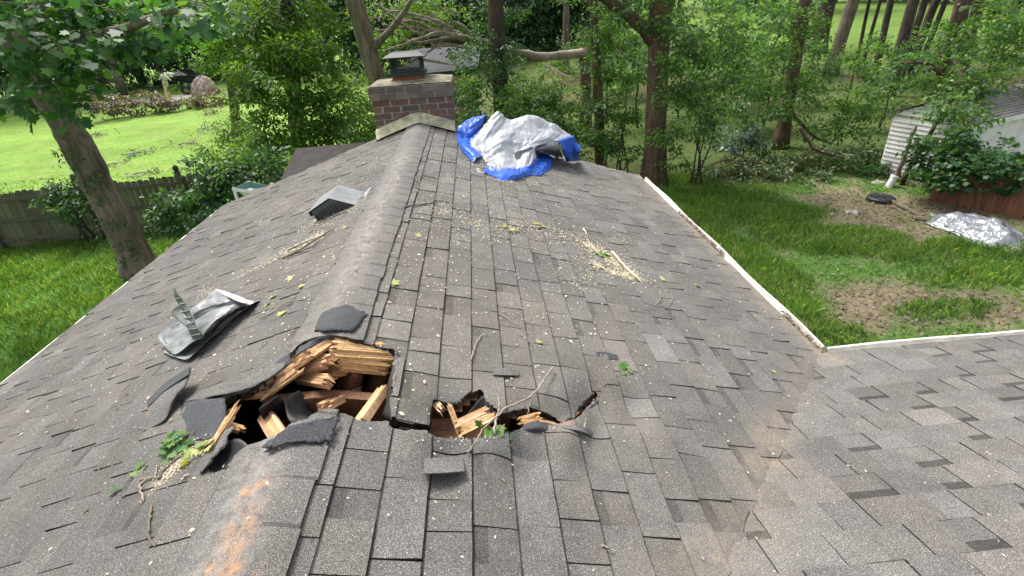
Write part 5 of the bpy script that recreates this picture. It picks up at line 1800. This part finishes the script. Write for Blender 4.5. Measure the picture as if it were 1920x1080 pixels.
for lb, a, b_, rr in [('weathered timber lying between the black cover and the silver sheet', (1672, 382), (1728, 412), .05), ('short dark log end poking out from the silver sheet', (1706, 413), (1732, 417), .06)]:
    A, B = gp(*a)+[0, 0, .04], gp(*b_)+[0, 0, .04]
    m_ = MB(); m_.tube(wiggle([A, (A+B)/2, B], 3, .01, 2), [rr]*7, 8, True, .1)
    tag(m_.build('timber', M['log'], loc=A), lb, 'timber')
for i, (px, py, s_, lb) in enumerate([(1598, 400, .14, 'flat pale stone in the bare soil left of the black cover'), (1560, 402, .10, 'small pale stone at the edge of the long grass'), (1892, 473, .16, 'brown block under the right end of the silver sheet'), (1648, 345, .15, 'grey stone left of the white pipe')]):
    c = gp(px, py)
    mound('stone', lb, 'stone', c, (s_*1.3, s_, s_*.7), M['stone'], 20+i)

def yrow(lst):
    return [aty(*q) for q in lst]
g1_ = lambda x, y, h=0.02: gp(x, y)+np.array([0, 0, h])
def gh(x, y, bx, by):
    return aty(x, y, gp(bx, by)[1])
rows = [[g1_(1722, 417), g1_(1752, 431), g1_(1788, 442), g1_(1818, 456), g1_(1855, 466), g1_(1890, 469), g1_(1920, 471)],
        [gh(1724, 413, 1722, 410), gh(1750, 420, 1752, 424), gh(1785, 425, 1790, 432), gh(1820, 428, 1822, 442), gh(1855, 432, 1858, 450), gh(1888, 436, 1890, 455), gh(1918, 462, 1920, 466)],
        [gh(1726, 411, 1724, 408), gh(1752, 407, 1752, 412), gh(1785, 401, 1790, 418), gh(1815, 403, 1820, 424), gh(1850, 408, 1855, 430), gh(1876, 414, 1880, 436), gh(1914, 452, 1916, 458)],
        [g1_(1728, 406), g1_(1755, 405), g1_(1790, 408), g1_(1822, 412), g1_(1858, 416), g1_(1890, 424), g1_(1925, 446)]]
m_ = MB(); sheet_mesh(m_, sheet(rows, 9, .085, 1.7, 7, edge=.3), .01); tag(m_.build('ground_tarp', M['silver2'], loc=gp(1820, 440)), 'crumpled silver plastic sheet covering a heap on the ground', 'tarp')

# ---- blue and silver tarp on the roof
tp = empty('tarp', rp(960, 300), 'crumpled blue and silver tarp heaped on the roof beside the chimney', 'tarp')
R_ = lambda x, y, h=.02: rp(x, y, h, 1)
silver = [[R_(896, 322), R_(908, 323), R_(928, 321), R_(950, 319), R_(972, 319), R_(990, 312, .06), R_(1006, 296, .10)],
          [aty(884, 298, 5.35), aty(904, 300, 5.3), aty(926, 300, 5.32), aty(950, 298, 5.35), aty(966, 300, 5.40), aty(985, 290, 5.5), aty(1003, 274, 5.62)],
          [aty(881, 276, 5.5), aty(900, 278, 5.5), aty(926, 276, 5.5), aty(948, 280, 5.55), aty(975, 282, 5.6), aty(1000, 268, 5.7), aty(1030, 266, 5.8)],
          [aty(893, 252, 5.7), aty(912, 256, 5.68), aty(930, 252, 5.7), aty(952, 254, 5.72), aty(985, 258, 5.75), aty(1015, 258, 5.8), aty(1050, 264, 5.88)],
          [aty(912, 230, 5.86), aty(926, 228, 5.86), aty(938, 229, 5.86), aty(956, 232, 5.9), aty(988, 236, 5.92), aty(1024, 242, 5.96), aty(1066, 258, 6.0)],
          [aty(926, 214, 6.0), aty(934, 208, 6.0), aty(941, 215, 6.02), aty(956, 223, 6.08), aty(990, 217, 6.1), aty(1026, 226, 6.12), aty(1072, 254, 6.15)],
          [aty(934, 222, 6.2), aty(939, 222, 6.2), aty(944, 230, 6.2), aty(958, 236, 6.3), aty(992, 236, 6.35), aty(1030, 246, 6.35), aty(1074, 268, 6.35)]]
m_ = MB(); sheet_mesh(m_, sheet(silver, 9, .055, 2.3, 3, edge=.4), .004); m_.build('silver_side', M['silver'], tp)
lump = [[R_(868, 268), aty(884, 280, 5.62), aty(896, 276, 5.72)],
        [aty(858, 244, 5.8), aty(876, 250, 5.8), aty(900, 246, 5.86)],
        [aty(860, 238, 5.95), aty(882, 222, 6.0), aty(910, 216, 6.05)],
        [aty(864, 244, 6.15), aty(884, 232, 6.25), aty(912, 232, 6.25)]]
m_ = MB(); sheet_mesh(m_, sheet(lump, 9, .035, 4.0, 9), .004); m_.build('blue_side', M['blue'], tp)
strip = [[R_(855, 252, .03), R_(862, 276, .03), R_(876, 292, .03), R_(887, 304, .025)],
         [R_(862, 248, .08), R_(872, 270, .09), R_(884, 284, .08), R_(894, 296, .06)],
         [R_(872, 250, .04), R_(884, 268, .04), R_(896, 280, .04), R_(906, 292, .03)]]
m_ = MB(); sheet_mesh(m_, sheet(strip, 8, .02, 6, 10), .004); m_.build('blue_side', M['blue'], tp)
front = [[R_(906, 321, .03), R_(924, 330, .02), R_(944, 339, .015), R_(968, 336, .015), R_(992, 329, .015), R_(1016, 327, .02), R_(1032, 316, .02)],
         [R_(908, 318, .04), R_(928, 323, .03), R_(950, 326, .05), R_(974, 323, .06), R_(1000, 314, .06), R_(1020, 308, .07), R_(1036, 300, .04)],
         [R_(910, 312, .02), R_(930, 312, .02), R_(955, 312, .02), R_(980, 308, .02), R_(1002, 296, .03), R_(1018, 288, .05), R_(1030, 284, .03)]]
m_ = MB(); sheet_mesh(m_, sheet(front, 8, .03, 6, 12), .004); m_.build('blue_side', M['blue'], tp)
right = [[aty(1050, 264, 5.85), aty(1062, 262, 5.88), aty(1076, 258, 5.95), aty(1080, 268, 5.98), aty(1088, 272, 6.0)],
         [aty(1054, 282, 5.84), aty(1064, 284, 5.92), aty(1074, 282, 5.98), aty(1080, 284, 5.96), aty(1087, 288, 5.96)],
         [R_(1062, 302, .02), R_(1068, 303, .04), R_(1075, 302, .04), R_(1081, 302, .03), R_(1087, 302, .02)]]
m_ = MB(); sheet_mesh(m_, sheet(right, 7, .02, 6, 14), .004); m_.build('blue_side', M['blue'], tp)
hem = [[aty(1046, 268, 5.82), aty(1060, 261, 5.86), aty(1076, 257, 5.94)], [aty(1048, 262, 5.85), aty(1062, 257, 5.9), aty(1075, 254, 5.97)]]
m_ = MB(); sheet_mesh(m_, sheet(hem, 6, .0), .006); m_.build('blue_side', M['blue'], tp)
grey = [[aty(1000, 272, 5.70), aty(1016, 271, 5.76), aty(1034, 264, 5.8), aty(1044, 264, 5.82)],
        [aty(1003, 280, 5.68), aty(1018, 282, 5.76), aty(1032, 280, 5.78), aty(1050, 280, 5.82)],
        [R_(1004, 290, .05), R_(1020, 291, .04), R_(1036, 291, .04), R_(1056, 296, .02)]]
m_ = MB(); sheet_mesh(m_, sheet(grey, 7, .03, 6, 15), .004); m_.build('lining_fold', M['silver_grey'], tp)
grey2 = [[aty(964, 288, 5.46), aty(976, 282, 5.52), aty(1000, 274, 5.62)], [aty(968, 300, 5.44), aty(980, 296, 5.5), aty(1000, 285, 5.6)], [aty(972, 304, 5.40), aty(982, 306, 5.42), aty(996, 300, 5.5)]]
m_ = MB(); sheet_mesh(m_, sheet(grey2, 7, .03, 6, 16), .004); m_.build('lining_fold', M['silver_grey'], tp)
corner = [[R_(988, 314, .07), R_(998, 308, .10), R_(1009, 296, .12)], [R_(996, 317, .05), R_(1006, 309, .07), R_(1010, 301, .08)]]
m_ = MB(); sheet_mesh(m_, sheet(corner, 6, .0), .004); m_.build('blue_side', M['blue'], tp)

# ---- crushed vent lying on the left slope
cv = empty('crushed_vent', rp(390, 610), 'torn and crushed grey metal roof vent lying loose on the shingles', 'roof vent')
l_ = lambda x, y, h: rp(x, y, h, -1)
top = [[l_(300, 645, .05), l_(322, 662, .045), l_(335, 661, .05), l_(362, 640, .09), l_(376, 634, .10)],
       [l_(297, 630, .07), l_(318, 640, .06), l_(342, 640, .065), l_(372, 622, .10), l_(392, 612, .11)],
       [l_(312, 614, .09), l_(334, 616, .08), l_(362, 608, .08), l_(395, 600, .11), l_(422, 588, .10)],
       [l_(345, 590, .12), l_(362, 590, .11), l_(392, 580, .11), l_(425, 580, .10), l_(450, 574, .075)],
       [l_(378, 564, .13), l_(396, 562, .13), l_(420, 566, .12), l_(448, 570, .08), l_(468, 571, .05)],
       [l_(404, 541, .13), l_(424, 547, .12), l_(448, 556, .09), l_(468, 564, .06), l_(490, 562, .035)]]
m_ = MB(); sheet_mesh(m_, sheet(top, 6, .018, 7, 4, edge=.4), .003); m_.build('hood', M['metal'], cv)
lip = [[l_(404, 541, .137), l_(428, 548, .127), l_(452, 557, .097), l_(476, 566, .062)], [l_(409, 547, .136), l_(428, 557, .126), l_(450, 566, .096), l_(468, 571, .064)]]
m_ = MB(); sheet_mesh(m_, sheet(lip, 5, .006, 8, 5), .003); m_.build('flange', mat_simple('rusty_flange', (.50, .47, .44), .5, .4, 14, .4, .4), cv)
base_ = [[l_(306, 660, .03), l_(330, 670, .03), l_(352, 672, .03), l_(372, 655, .03)], [l_(310, 652, .02), l_(345, 655, .02), l_(385, 640, .02), l_(420, 612, .03)], [l_(330, 640, .015), l_(380, 625, .012), l_(420, 605, .015), l_(455, 582, .03)], [l_(380, 605, .02), l_(420, 590, .015), l_(455, 575, .015), l_(490, 562, .015)]]
m_ = MB(); sheet_mesh(m_, sheet(base_, 6, .02, 6, 6, edge=.5), .003); m_.build('base_plate', M['metal'], cv)
side = [[l_(376, 634, .10), l_(395, 615, .10), l_(424, 590, .09), l_(452, 575, .07), l_(488, 561, .03)], [l_(385, 632, .045), l_(402, 616, .035), l_(428, 596, .03), l_(456, 580, .025), l_(486, 565, .016)]]
m_ = MB(); sheet_mesh(m_, sheet(side, 6, .012, 9, 8), .002); m_.build('side_plate', M['metal_dark'], cv)
# curled louver strip standing up
sp_ = [(372, 634, .10), (362, 618, .14), (356, 602, .16), (348, 585, .19), (338, 565, .22), (330, 553, .25), (327, 538, .28)]
wds = [22, 17, 17, 17, 13, 8, 2]
rowsL = [[l_(x-w*.5, y+w*.12, h-.01), l_(x, y, h), l_(x+w*.5, y-w*.12, h+.006)] for (x, y, h), w in zip(sp_, wds)]
g = sheet(rowsL, 6)
m_ = MB(); sheet_mesh(m_, g, .002); m_.build('louver_strip', M['metal_dark'], cv, smooth=True)
m_ = MB()
for i in range(2, g.shape[0]-8, 4):
    m_.tube([g[i, 1]+[0, -.004, .004], g[i, 6]+[0, -.004, .006], g[i, -2]+[0, -.004, .004]], .0035, 5)
m_.build('louver_bar', M['metal'], cv)
fl_ = [[l_(355, 618, .13), l_(362, 612, .15)], [l_(334, 600, .16), l_(350, 596, .17)], [l_(321, 585, .19), l_(340, 580, .20)], [l_(332, 574, .22), l_(342, 573, .22)]]
m_ = MB(); sheet_mesh(m_, sheet(fl_, 6), .002); m_.build('bent_flap', M['metal'], cv, smooth=True)
# loose curled shingle
m_ = MB(); sheet_mesh(m_, sheet([[l_(274, 758, .02), l_(310, 722, .05), l_(357, 690, .09)], [l_(276, 775, .03), l_(312, 748, .06), l_(346, 722, .08)], [l_(268, 808, .015), l_(308, 786, .03), l_(332, 746, .03)]], 6, .006, 5, 2), .006)
o = m_.build('loose_shingle', M['shingle'], wear=lambda V: np.tile(np.array([0, 0, 0, 1.]), (len(V), 1)), loc=l_(310, 750, 0))
tag(o, 'curled loose shingle with a dark upper band lying between hole and crushed vent', 'shingle')
m_ = MB(); sheet_mesh(m_, sheet([[l_(275, 752, .03), l_(312, 716, .06), l_(356, 688, .10)], [l_(276, 762, .032), l_(312, 730, .063), l_(352, 702, .10)]], 6, .004, 5, 2), .004)
m_.build('dark_band', M['granule_dark'], o)
# ------------------------------------------------------------------ twigs, leaves and chips on the roof
def twig(label, paths, r0, mat='twig', h=.02, cat='twig', name='twig'):
    P0 = None; m_ = MB()
    for k, q in enumerate(paths):
        pts_ = [rp(x, y, (hh if len(z_) else h)) for x, y, *z_ in q for hh in [z_[0] if z_ else h]]
        if P0 is None: P0 = pts_[0]
        rr = r0 if k == 0 else r0*.7
        w = wiggle(pts_, 5, .004, k+len(label))
        m_.tube(w, np.linspace(rr*.75, rr*.4, len(w)), 6, True, .2)
    return tag(m_.build(name, M[mat], smooth=True, loc=P0), label, cat, 'twigs on the roof')
twig('forked twig lying across the slit, its fork pointing up the slope', [[(1037, 688, .03), (1018, 716, .05), (996, 743, .07), (952, 764, .09), (914, 795, .08), (895, 822, .07), (876, 852, .03)], [(996, 743, .07), (992, 760, .06), (989, 778, .05)], [(935, 778, .08), (938, 758, .06), (934, 745, .05)]], .0065)
twig('short stout twig standing in the slit left of the black pad', [[(928, 815, .03), (930, 785, .05), (936, 757, .08)]], .008)
twig('dark thin twig lying across the ridge cap near the chimney', [[(753, 389), (775, 385), (800, 382), (822, 377)]], .008, 'log')
twig('curved thin twig on the shingles right of the main hole', [[(884, 675), (890, 650), (898, 635), (912, 623)]], .005)
twig('thin bent twig pointing down slope beside a yellow leaf', [[(935, 588), (952, 598), (968, 608)], [(968, 624), (985, 632), (1004, 648), (1028, 656)]], .004)
twig('pale split stick in the wood chips on the right slope', [[(1148, 472, .03), (1168, 495, .03), (1186, 513, .03), (1206, 530, .02)]], .012, 'raw_wood')
twig('thin looping twig below the wood chips on the right slope', [[(1238, 545), (1238, 562), (1228, 572), (1252, 572), (1262, 562)]], .004)
twig('long thin twig reaching toward the dark torn patch on the left slope', [[(486, 597), (510, 586), (536, 568), (572, 560)]], .006)
twig('bundle of dry sticks on the left slope below the box vent', [[(530, 484, .02), (560, 470, .04), (590, 450, .05), (625, 428, .03)], [(545, 478), (585, 462, .03), (600, 446)], [(540, 470), (570, 455, .03), (610, 440)]], .009, 'log')
twig('bent dark twig with a hooked end on the near left slope', [[(284, 950), (280, 975), (280, 1005), (290, 1025)]], .006, 'log')
twig('thin crooked twig beside the green leaves near the hole', [[(270, 940), (262, 912), (275, 898), (290, 892), (294, 872)], [(262, 900), (280, 895)]], .005)
twig('dark curved stick lying along the scraped patch', [[(298, 898), (310, 880), (330, 862), (352, 846)]], .008, 'log')
twig('upright small pale splinter at the right end of the slit', [[(1095, 810), (1098, 795, .05), (1099, 785, .08)]], .005, 'raw_wood')
twig('small grey twig right of the scuffed ridge stain', [[(1128, 1022), (1142, 1028), (1158, 1034)]], .004)
twig('short pale twig at the right edge of the chip trail', [[(1094, 428), (1100, 440)]], .008, 'raw_wood')

def roof_leaf(label, px, py, size, ang, mat='leaf_fallen', n=1):
    c = rp(px, py, .012)
    sg = 1 if c[0] >= 0 else -1
    nn = np.array([sg*PITCH, 0, 1.0]); nn /= np.linalg.norm(nn)
    r = np.random.default_rng(int(px*7+py))
    P_ = np.tile(c, (n, 1))+np.c_[r.normal(size=(n, 2))*size*.35*(n > 1), np.zeros(n)]
    a = math.radians(ang)+(r.random(n)-.5)*(6.2 if n > 1 else .01)
    D = np.c_[np.cos(a), np.sin(a), -sg*PITCH*np.cos(a)]
    P_[:, 2] = -PITCH*np.abs(P_[:, 0])+.014+.012*r.random(n)*(n > 1)
    Nn = nn+r.normal(size=(n, 3))*(.25 if n > 1 else .12)
    size *= .62
    V = leaf_verts(P_-D*size*.5, D, Nn, np.full(n, size), 'star', fold=.25)
    o = raw_mesh('fallen_leaf' if n == 1 else 'leaf_sprig', V.reshape(-1, 3), V.shape[1], M[mat], loc=c)
    return tag(o, label, 'leaf', 'fallen leaves on the roof')
LV = [('yellow green lobed leaf on the ridge side shingles below the dark twig', 788, 443, .12, 20, 'leaf_fallen'), ('green star shaped leaf next to the ridge cap above the dark torn patch', 737, 531, .13, 190, 'leaf_fallen'),
      ('small yellow leaf between thin twigs right of the hole', 1012, 641, .08, 40, 'leaf_fallen'), ('pale folded leaf lying right of the chip heap', 1240, 523, .12, 200, 'leaf_fallen'), ('pale crumpled leaf nearest the right gutter', 1308, 536, .11, 0, 'leaf_fallen'),
      ('yellow leaf on the left slope left of the ridge cap', 568, 536, .10, 30, 'leaf_fallen'), ('pale yellow cluster leaf on the left slope above the crushed vent', 550, 520, .15, 60, 'leaf_fallen'), ('pale leaf beside the tip of the crushed vent', 500, 571, .10, 100, 'leaf_fallen'), ('pale leaf under the long thin twig', 530, 587, .11, 60, 'leaf_fallen'), ('small curled leaf above the crushed vent tip', 513, 556, .09, 50, 'leaf_fallen'),
      ('bright green leaf on the ridge side of the box vent', 650, 426, .12, 40, 'leaf_fallen'), ('bright yellow green leaf leaning on the box vent louver', 632, 402, .16, 10, 'leaf_fallen'), ('green leaf on the near left slope right of reddish chip', 223, 765, .07, 20, 'leaf_fallen_green'), ('small green leaf at the edge of a lifted tab on near left slope', 165, 957, .07, 60, 'leaf_fallen_green'), ('tiny orange brown leaf on far left shingles', 58, 783, .06, 40, 'leaf_brown'),
      ('small yellow green leaf near the valley on the right slope', 1448, 696, .08, 120, 'leaf_fallen'), ('yellow green leaf sprig in the chip trail', 900, 425, .10, 0, 'leaf_fallen')]
for q in LV: roof_leaf(*q)
roof_leaf('green leaf sprig by the dark missing tab on the right slope', 1172, 692, .075, 0, 'leaf_fallen_green', 6)
roof_leaf('green leaf sprig at the start of the chip heap on the right slope', 1128, 480, .10, 0, 'leaf_fallen_green', 8)
roof_leaf('small green sprig in the middle of the chip trail', 962, 434, .08, 0, 'leaf_fallen', 6)
roof_leaf('green sprig of the chip trail nearest the chip heap', 1012, 424, .08, 0, 'leaf_fallen', 6)
roof_leaf('thin green sprig beside the scraped patch', 268, 884, .08, 0, 'leaf_fallen_green', 4)
roof_leaf('yellow green leaf bunch at the upper end of the scraped patch', 370, 848, .09, 0, 'leaf_fallen', 8)
# bunch of green leaves left of the hole
def bunch(label, px, py, n, spread, size, h):
    c = rp(px, py, .02)
    r = np.random.default_rng(n)
    P_ = c+r.normal(size=(n, 3))*np.array([spread, spread*.7, .0])
    P_[:, 2] = -PITCH*np.abs(P_[:, 0])+.015+r.random(n)*h
    a = r.random(n)*6.28
    D = np.c_[np.cos(a), np.sin(a), r.normal(size=n)*.35+.1]
    Nn = np.array([0, 0, 1.])+r.normal(size=(n, 3))*.4
    V = leaf_verts(P_, D, Nn, size*(.7+.6*r.random(n)), 'star')
    tag(raw_mesh('leaf_bunch', V.reshape(-1, 3), V.shape[1], M['leaf_fallen_green'], loc=c), label, 'leaves', 'leaf bunches on the roof')
bunch('bunch of fresh green leaves on the roof left of the hole', 328, 838, 46, .030, .042, .04)
bunch('clump of green leaves lying inside the smaller slit', 928, 818, 26, .022, .040, .012)

# wood chips and sawdust: far too many to count
def on_roof(P):
    x, y = P[:, 0], P[:, 1]
    z = np.where((y < WY) & (x > valley_x(y)), -PW*(y-Y_WR), -PITCH*np.abs(x))
    return z+np.array([float(q) for q in deform(x, y)])*((x < valley_x(y)) | (y > WY))
r = np.random.default_rng(77)
pts_, sz_ = [], []
def trail(poly, n, width, s0, s1):
    Q = np.array([rp(*q)[:2] for q in poly])
    seg = np.hypot(*np.diff(Q, axis=0).T); w = seg/seg.sum()
    k = r.choice(len(seg), n, p=w); t_ = r.random(n)
    p = Q[k]*(1-t_[:, None])+Q[k+1]*t_[:, None]+r.normal(size=(n, 2))*width*(.4+1.2*r.random((n, 1))**2)
    pts_.append(p); sz_.append(r.uniform(s0, s1, n))
trail([(810, 395), (850, 405), (880, 420), (930, 432), (1000, 425), (1040, 435), (1090, 455), (1120, 470)], 900, .09, .006, .02)
trail([(1105, 462), (1130, 480), (1160, 500), (1190, 525)], 1100, .085, .006, .024)
trail([(1110, 495), (1150, 515), (1190, 525)], 500, .04, .008, .022)
trail([(530, 478), (570, 462), (610, 440)], 600, .07, .006, .022)
trail([(580, 430), (620, 405), (660, 395)], 550, .09, .006, .018)
trail([(450, 525), (500, 498), (540, 480)], 260, .05, .006, .016)
trail([(370, 560), (400, 552), (380, 545)], 120, .04, .006, .018)
trail([(930, 340), (945, 345), (960, 342)], 70, .04, .008, .03)
trail([(350, 860), (330, 885), (310, 905)], 420, .035, .004, .012)
trail([(820, 818), (870, 830), (930, 828)], 110, .022, .004, .012)
trail([(1050, 520), (1090, 545), (1120, 500)], 200, .05, .006, .02)
# scatter everywhere, thickest over the upper right slope and the ridge
n = 50000
p = np.c_[r.uniform(-2.5, 2.7, n), r.uniform(.2, 6.3, n)]
den = .10+.9*np.exp(-((p[:, 0]-.55)/.75)**2)*np.exp(-((p[:, 1]-3.6)/2.0)**2)+.25*np.exp(-((p[:, 0]+.5)/.8)**2)+.35*(p[:, 0] > 0)*(p[:, 0] < 1.9)*(p[:, 1] > 3)
den *= .4+1.1*fbm(p[:, 0]*2.2, p[:, 1]*2.2, 15)
den *= sstep(.2, 2.8, p[:, 1])*.87+.13
keep_ = r.random(n) < den*.75
pts_.append(p[keep_]); sz_.append(np.clip(.0092*np.exp(.45*r.normal(size=keep_.sum())), .003, .03))
n = 170
p = np.c_[r.uniform(.5, 5.5, n), r.uniform(.1, 2.45, n)]
pts_.append(p); sz_.append(r.uniform(.003, .009, n))
# gutter litter
n = 2600
p = np.c_[np.full(n, WR+.05)+r.normal(size=n)*.025, r.uniform(WY, Y_RAKE, n)]
gut = np.arange(sum(len(q) for q in pts_), sum(len(q) for q in pts_)+n)
pts_.append(p); sz_.append(r.uniform(.012, .03, n))
P2_ = np.concatenate(pts_); S2 = np.concatenate(sz_)
zz = on_roof(P2_)+.017
zz[gut] = zE-.05+r.random(len(gut))*.03
is_g = np.zeros(len(P2_), bool); is_g[gut] = fbm(P2_[gut, 1]*1.6, P2_[gut, 1]*.3, 9) > .42
skip = np.zeros(len(P2_), bool); skip[gut] = True
ins, _ = hole_cut(P2_)
P3_ = np.c_[P2_, zz]
gl_P, gl_S = P3_[is_g], S2[is_g]
good = ~ins & ~skip
P3_, S2 = P3_[good], S2[good]*.85
n = len(P3_)
a = r.random(n)*6.28
D = np.c_[np.cos(a), np.sin(a), r.normal(size=n)*.12]
sgn = np.sign(P3_[:, 0])
D[:, 2] -= sgn*PITCH*D[:, 0]
Nn = np.c_[sgn*PITCH, np.zeros(n), np.ones(n)]+r.normal(size=(n, 3))*.25
V = leaf_verts(P3_, D, Nn, S2, 'oval', asp=.55, fold=.05)
tag(raw_mesh('wood_chips', V.reshape(-1, 3), 4, M['chip']), 'pale wood chips and sawdust scattered over the roof', 'wood chips', kind='stuff')

n = len(gl_P)
V = leaf_verts(gl_P, np.c_[r.normal(size=(n, 2)), r.normal(size=n)*.2], np.array([0, 0, 1.])+r.normal(size=(n, 3))*.35, gl_S*1.3)
tag(raw_mesh('gutter_litter', V.reshape(-1, 3), 4, M['leaf_brown']), 'brown leaf litter lying in the gutter', 'leaf litter', kind='stuff')

# ------------------------------------------------------------------ grass and ground litter
def blades(name, P, hgt, wid, mat, label, cat, lean=.45, seed=0, sub=3):
    r = np.random.default_rng(seed)
    n = len(P)
    a = r.random(n)*6.28
    side = np.c_[np.cos(a), np.sin(a), np.zeros(n)]
    b_ = r.random(n)*6.28
    ld = np.c_[np.cos(b_), np.sin(b_), np.zeros(n)]*(lean*r.random(n))[:, None]
    top = P+(np.array([0, 0, 1.])+ld*1.3)*hgt[:, None]
    mid = P+(np.array([0, 0, .62])+ld*.45)*hgt[:, None]
    w = wid[:, None]*side
    V = np.stack([P-w*.5, P+w*.5, mid+w*.45, top, mid-w*.45], 1)
    return tag(raw_mesh(name, V.reshape(-1, 3), 5, M[mat]), label, cat, kind='stuff')
r = np.random.default_rng(5)
n = 250000
x = r.uniform(2.9, 13.5, n); y = r.uniform(3.0, 14.6, n)
lush, dirt = yard_masks(x, y)
n2 = fbm(x*2.2, y*2.2, 2)
pr_ = np.clip(lush*1.0+.30*sstep(.60, .42, n2)*(1-dirt)+.05, 0, 1)
k = r.random(n) < pr_*.42*(.25+1.1*fbm(x*3.1, y*3.1, 44))
x, y, lush = x[k], y[k], lush[k]
P_ = np.c_[x, y, gz(x, y)]
hg = (.05+.09*lush*(.5+r.random(len(x))))*(.5+.9*fbm(x*1.8, y*1.8, 4))
blades('yard_grass', P_, hg, r.uniform(.012, .022, len(x)), 'grass', 'uneven long green grass and weeds in the yard right of the roof', 'grass', .75, 3)
n = 110000
x = r.uniform(-13, -2.7, n); y = r.uniform(1.5, 13.2, n)
n2 = fbm(x*2.0, y*2.0, 6)
k = r.random(n) < .35+.65*sstep(.35, .6, n2)
x, y = x[k], y[k]
hg = .07+.12*fbm(x*1.6, y*1.6, 8)*r.random(len(x))
blades('side_grass', np.c_[x, y, gz(x, y)], hg, r.uniform(.014, .024, len(x)), 'grass', 'green grass of the side yard between roof and fence', 'grass', .7, 4)
n = 7000
x = r.uniform(-26, -2, n); y = r.uniform(13.3, 20, n)
hg = np.full(n, .04)*(.5+r.random(n))
M['lawn'] = mat_leaf('lawn_blade', [(0, (.09, .20, .022)), (.5, (.15, .30, .032)), (1, (.26, .40, .06))], .35, .5, .2)
blades('lawn_grass', np.c_[x, y, gz(x, y)], hg, r.uniform(.03, .06, n), 'lawn', 'bright mown lawn beyond the board fence', 'grass', .7, 5)
# low weeds in the woods and along the yard edge
n = 9000
x = r.uniform(1, 16, n); y = r.uniform(12.5, 30, n)
k = r.random(n) < sstep(.45, .62, fbm(x*.7, y*.7, 12))
x, y = x[k], y[k]; n = len(x)
P_ = np.c_[x, y, gz(x, y)+.05+.25*r.random(n)]
V = leaf_verts(P_, r.normal(size=(n, 3))*np.array([1, 1, .3]), np.array([0, 0, 1.])+r.normal(size=(n, 3))*.4, r.uniform(.08, .16, n))
tag(raw_mesh('undergrowth', V.reshape(-1, 3), 4, M['leaf_mid']), 'low leafy undergrowth on the woodland floor', 'undergrowth', kind='stuff')
n = 9000
x = r.uniform(5, 13, n); y = r.uniform(5, 14.5, n)
lush, dirt = yard_masks(x, y)
k = r.random(n) < .25+.7*dirt
x, y = x[k], y[k]; n = len(x)
V = leaf_verts(np.c_[x, y, gz(x, y)+.015+.03*r.random(n)], r.normal(size=(n, 3))*np.array([1, 1, .15]), np.array([0, 0, 1.])+r.normal(size=(n, 3))*.3, r.uniform(.03, .10, n))
tag(raw_mesh('leaf_litter', V.reshape(-1, 3), 4, M['leaf_brown']), 'dead leaves and bark bits on the bare soil of the yard', 'litter', kind='stuff')
n = 26000
x = r.uniform(2.9, 13.5, n); y = r.uniform(3.0, 14.6, n)
lush, dirt = yard_masks(x, y)
k = r.random(n) < (.12+.8*sstep(.5, .66, fbm(x*1.5, y*1.5, 91)))*(1-.75*dirt)*(1-.5*lush)
x, y = x[k], y[k]; n = len(x)
V = leaf_verts(np.c_[x, y, gz(x, y)+.02+.06*r.random(n)], r.normal(size=(n, 3))*np.array([1, 1, .25]), np.array([0, 0, 1.])+r.normal(size=(n, 3))*.35, r.uniform(.03, .075, n), asp=.8)
tag(raw_mesh('weeds', V.reshape(-1, 3), 4, M['leaf_bright']), 'low broad leaved weeds scattered through the yard', 'weeds', kind='stuff')
# storm debris on the lawn
for i, (px, py, w, lb) in enumerate([(258, 292, 26, 'grey green broken branch lying in the middle of the lawn'), (215, 312, 18, 'small pile of torn twigs left on the lawn near the fence'), (385, 245, 22, 'broken leafy bough near the shrub at the lawn edge'), (265, 330, 18, 'brown debris on the near lawn beyond the fence'), (180, 256, 14, 'thin scatter of twigs far left on the lawn'), (345, 275, 16, 'brown torn bark strip on the lawn')]):
    c = gp(px, py)
    k = np.linalg.norm(c-CAM)/FPX
    e_ = empty('broken_bough', c, lb, 'debris', 'storm debris on the lawn')
    m_ = MB(); rr_ = random.Random(i)
    for j in range(7):
        a = c+np.array([rr_.uniform(-1, 1)*w*k, rr_.uniform(-1, 1)*w*k, .06]); d = np.array([rr_.uniform(-1, 1), rr_.uniform(-1, 1), .12])*.5
        m_.tube([a, a+d*.5, a+d], [.02, .016, .006], 5, False)
    foliage('foliage', [(c+[0, 0, .08], (w*k, w*k*1.1, .12))], M['leaf_silver'] if i in (0, 2) else M['leaf_brown'], e_, .11, .6, .25, 400+i, bark=M['twig'], sticks=m_)
    a = c+np.array([-w*k*.5, 0, .08])
    m_ = MB(); m_.tube(wiggle([a, c+[0, 0, .12], c+[w*k*.8, .2, .06]], 3, .03, i), np.linspace(.035, .012, 7), 6)
    m_.build('branch', M['twig'], e_)
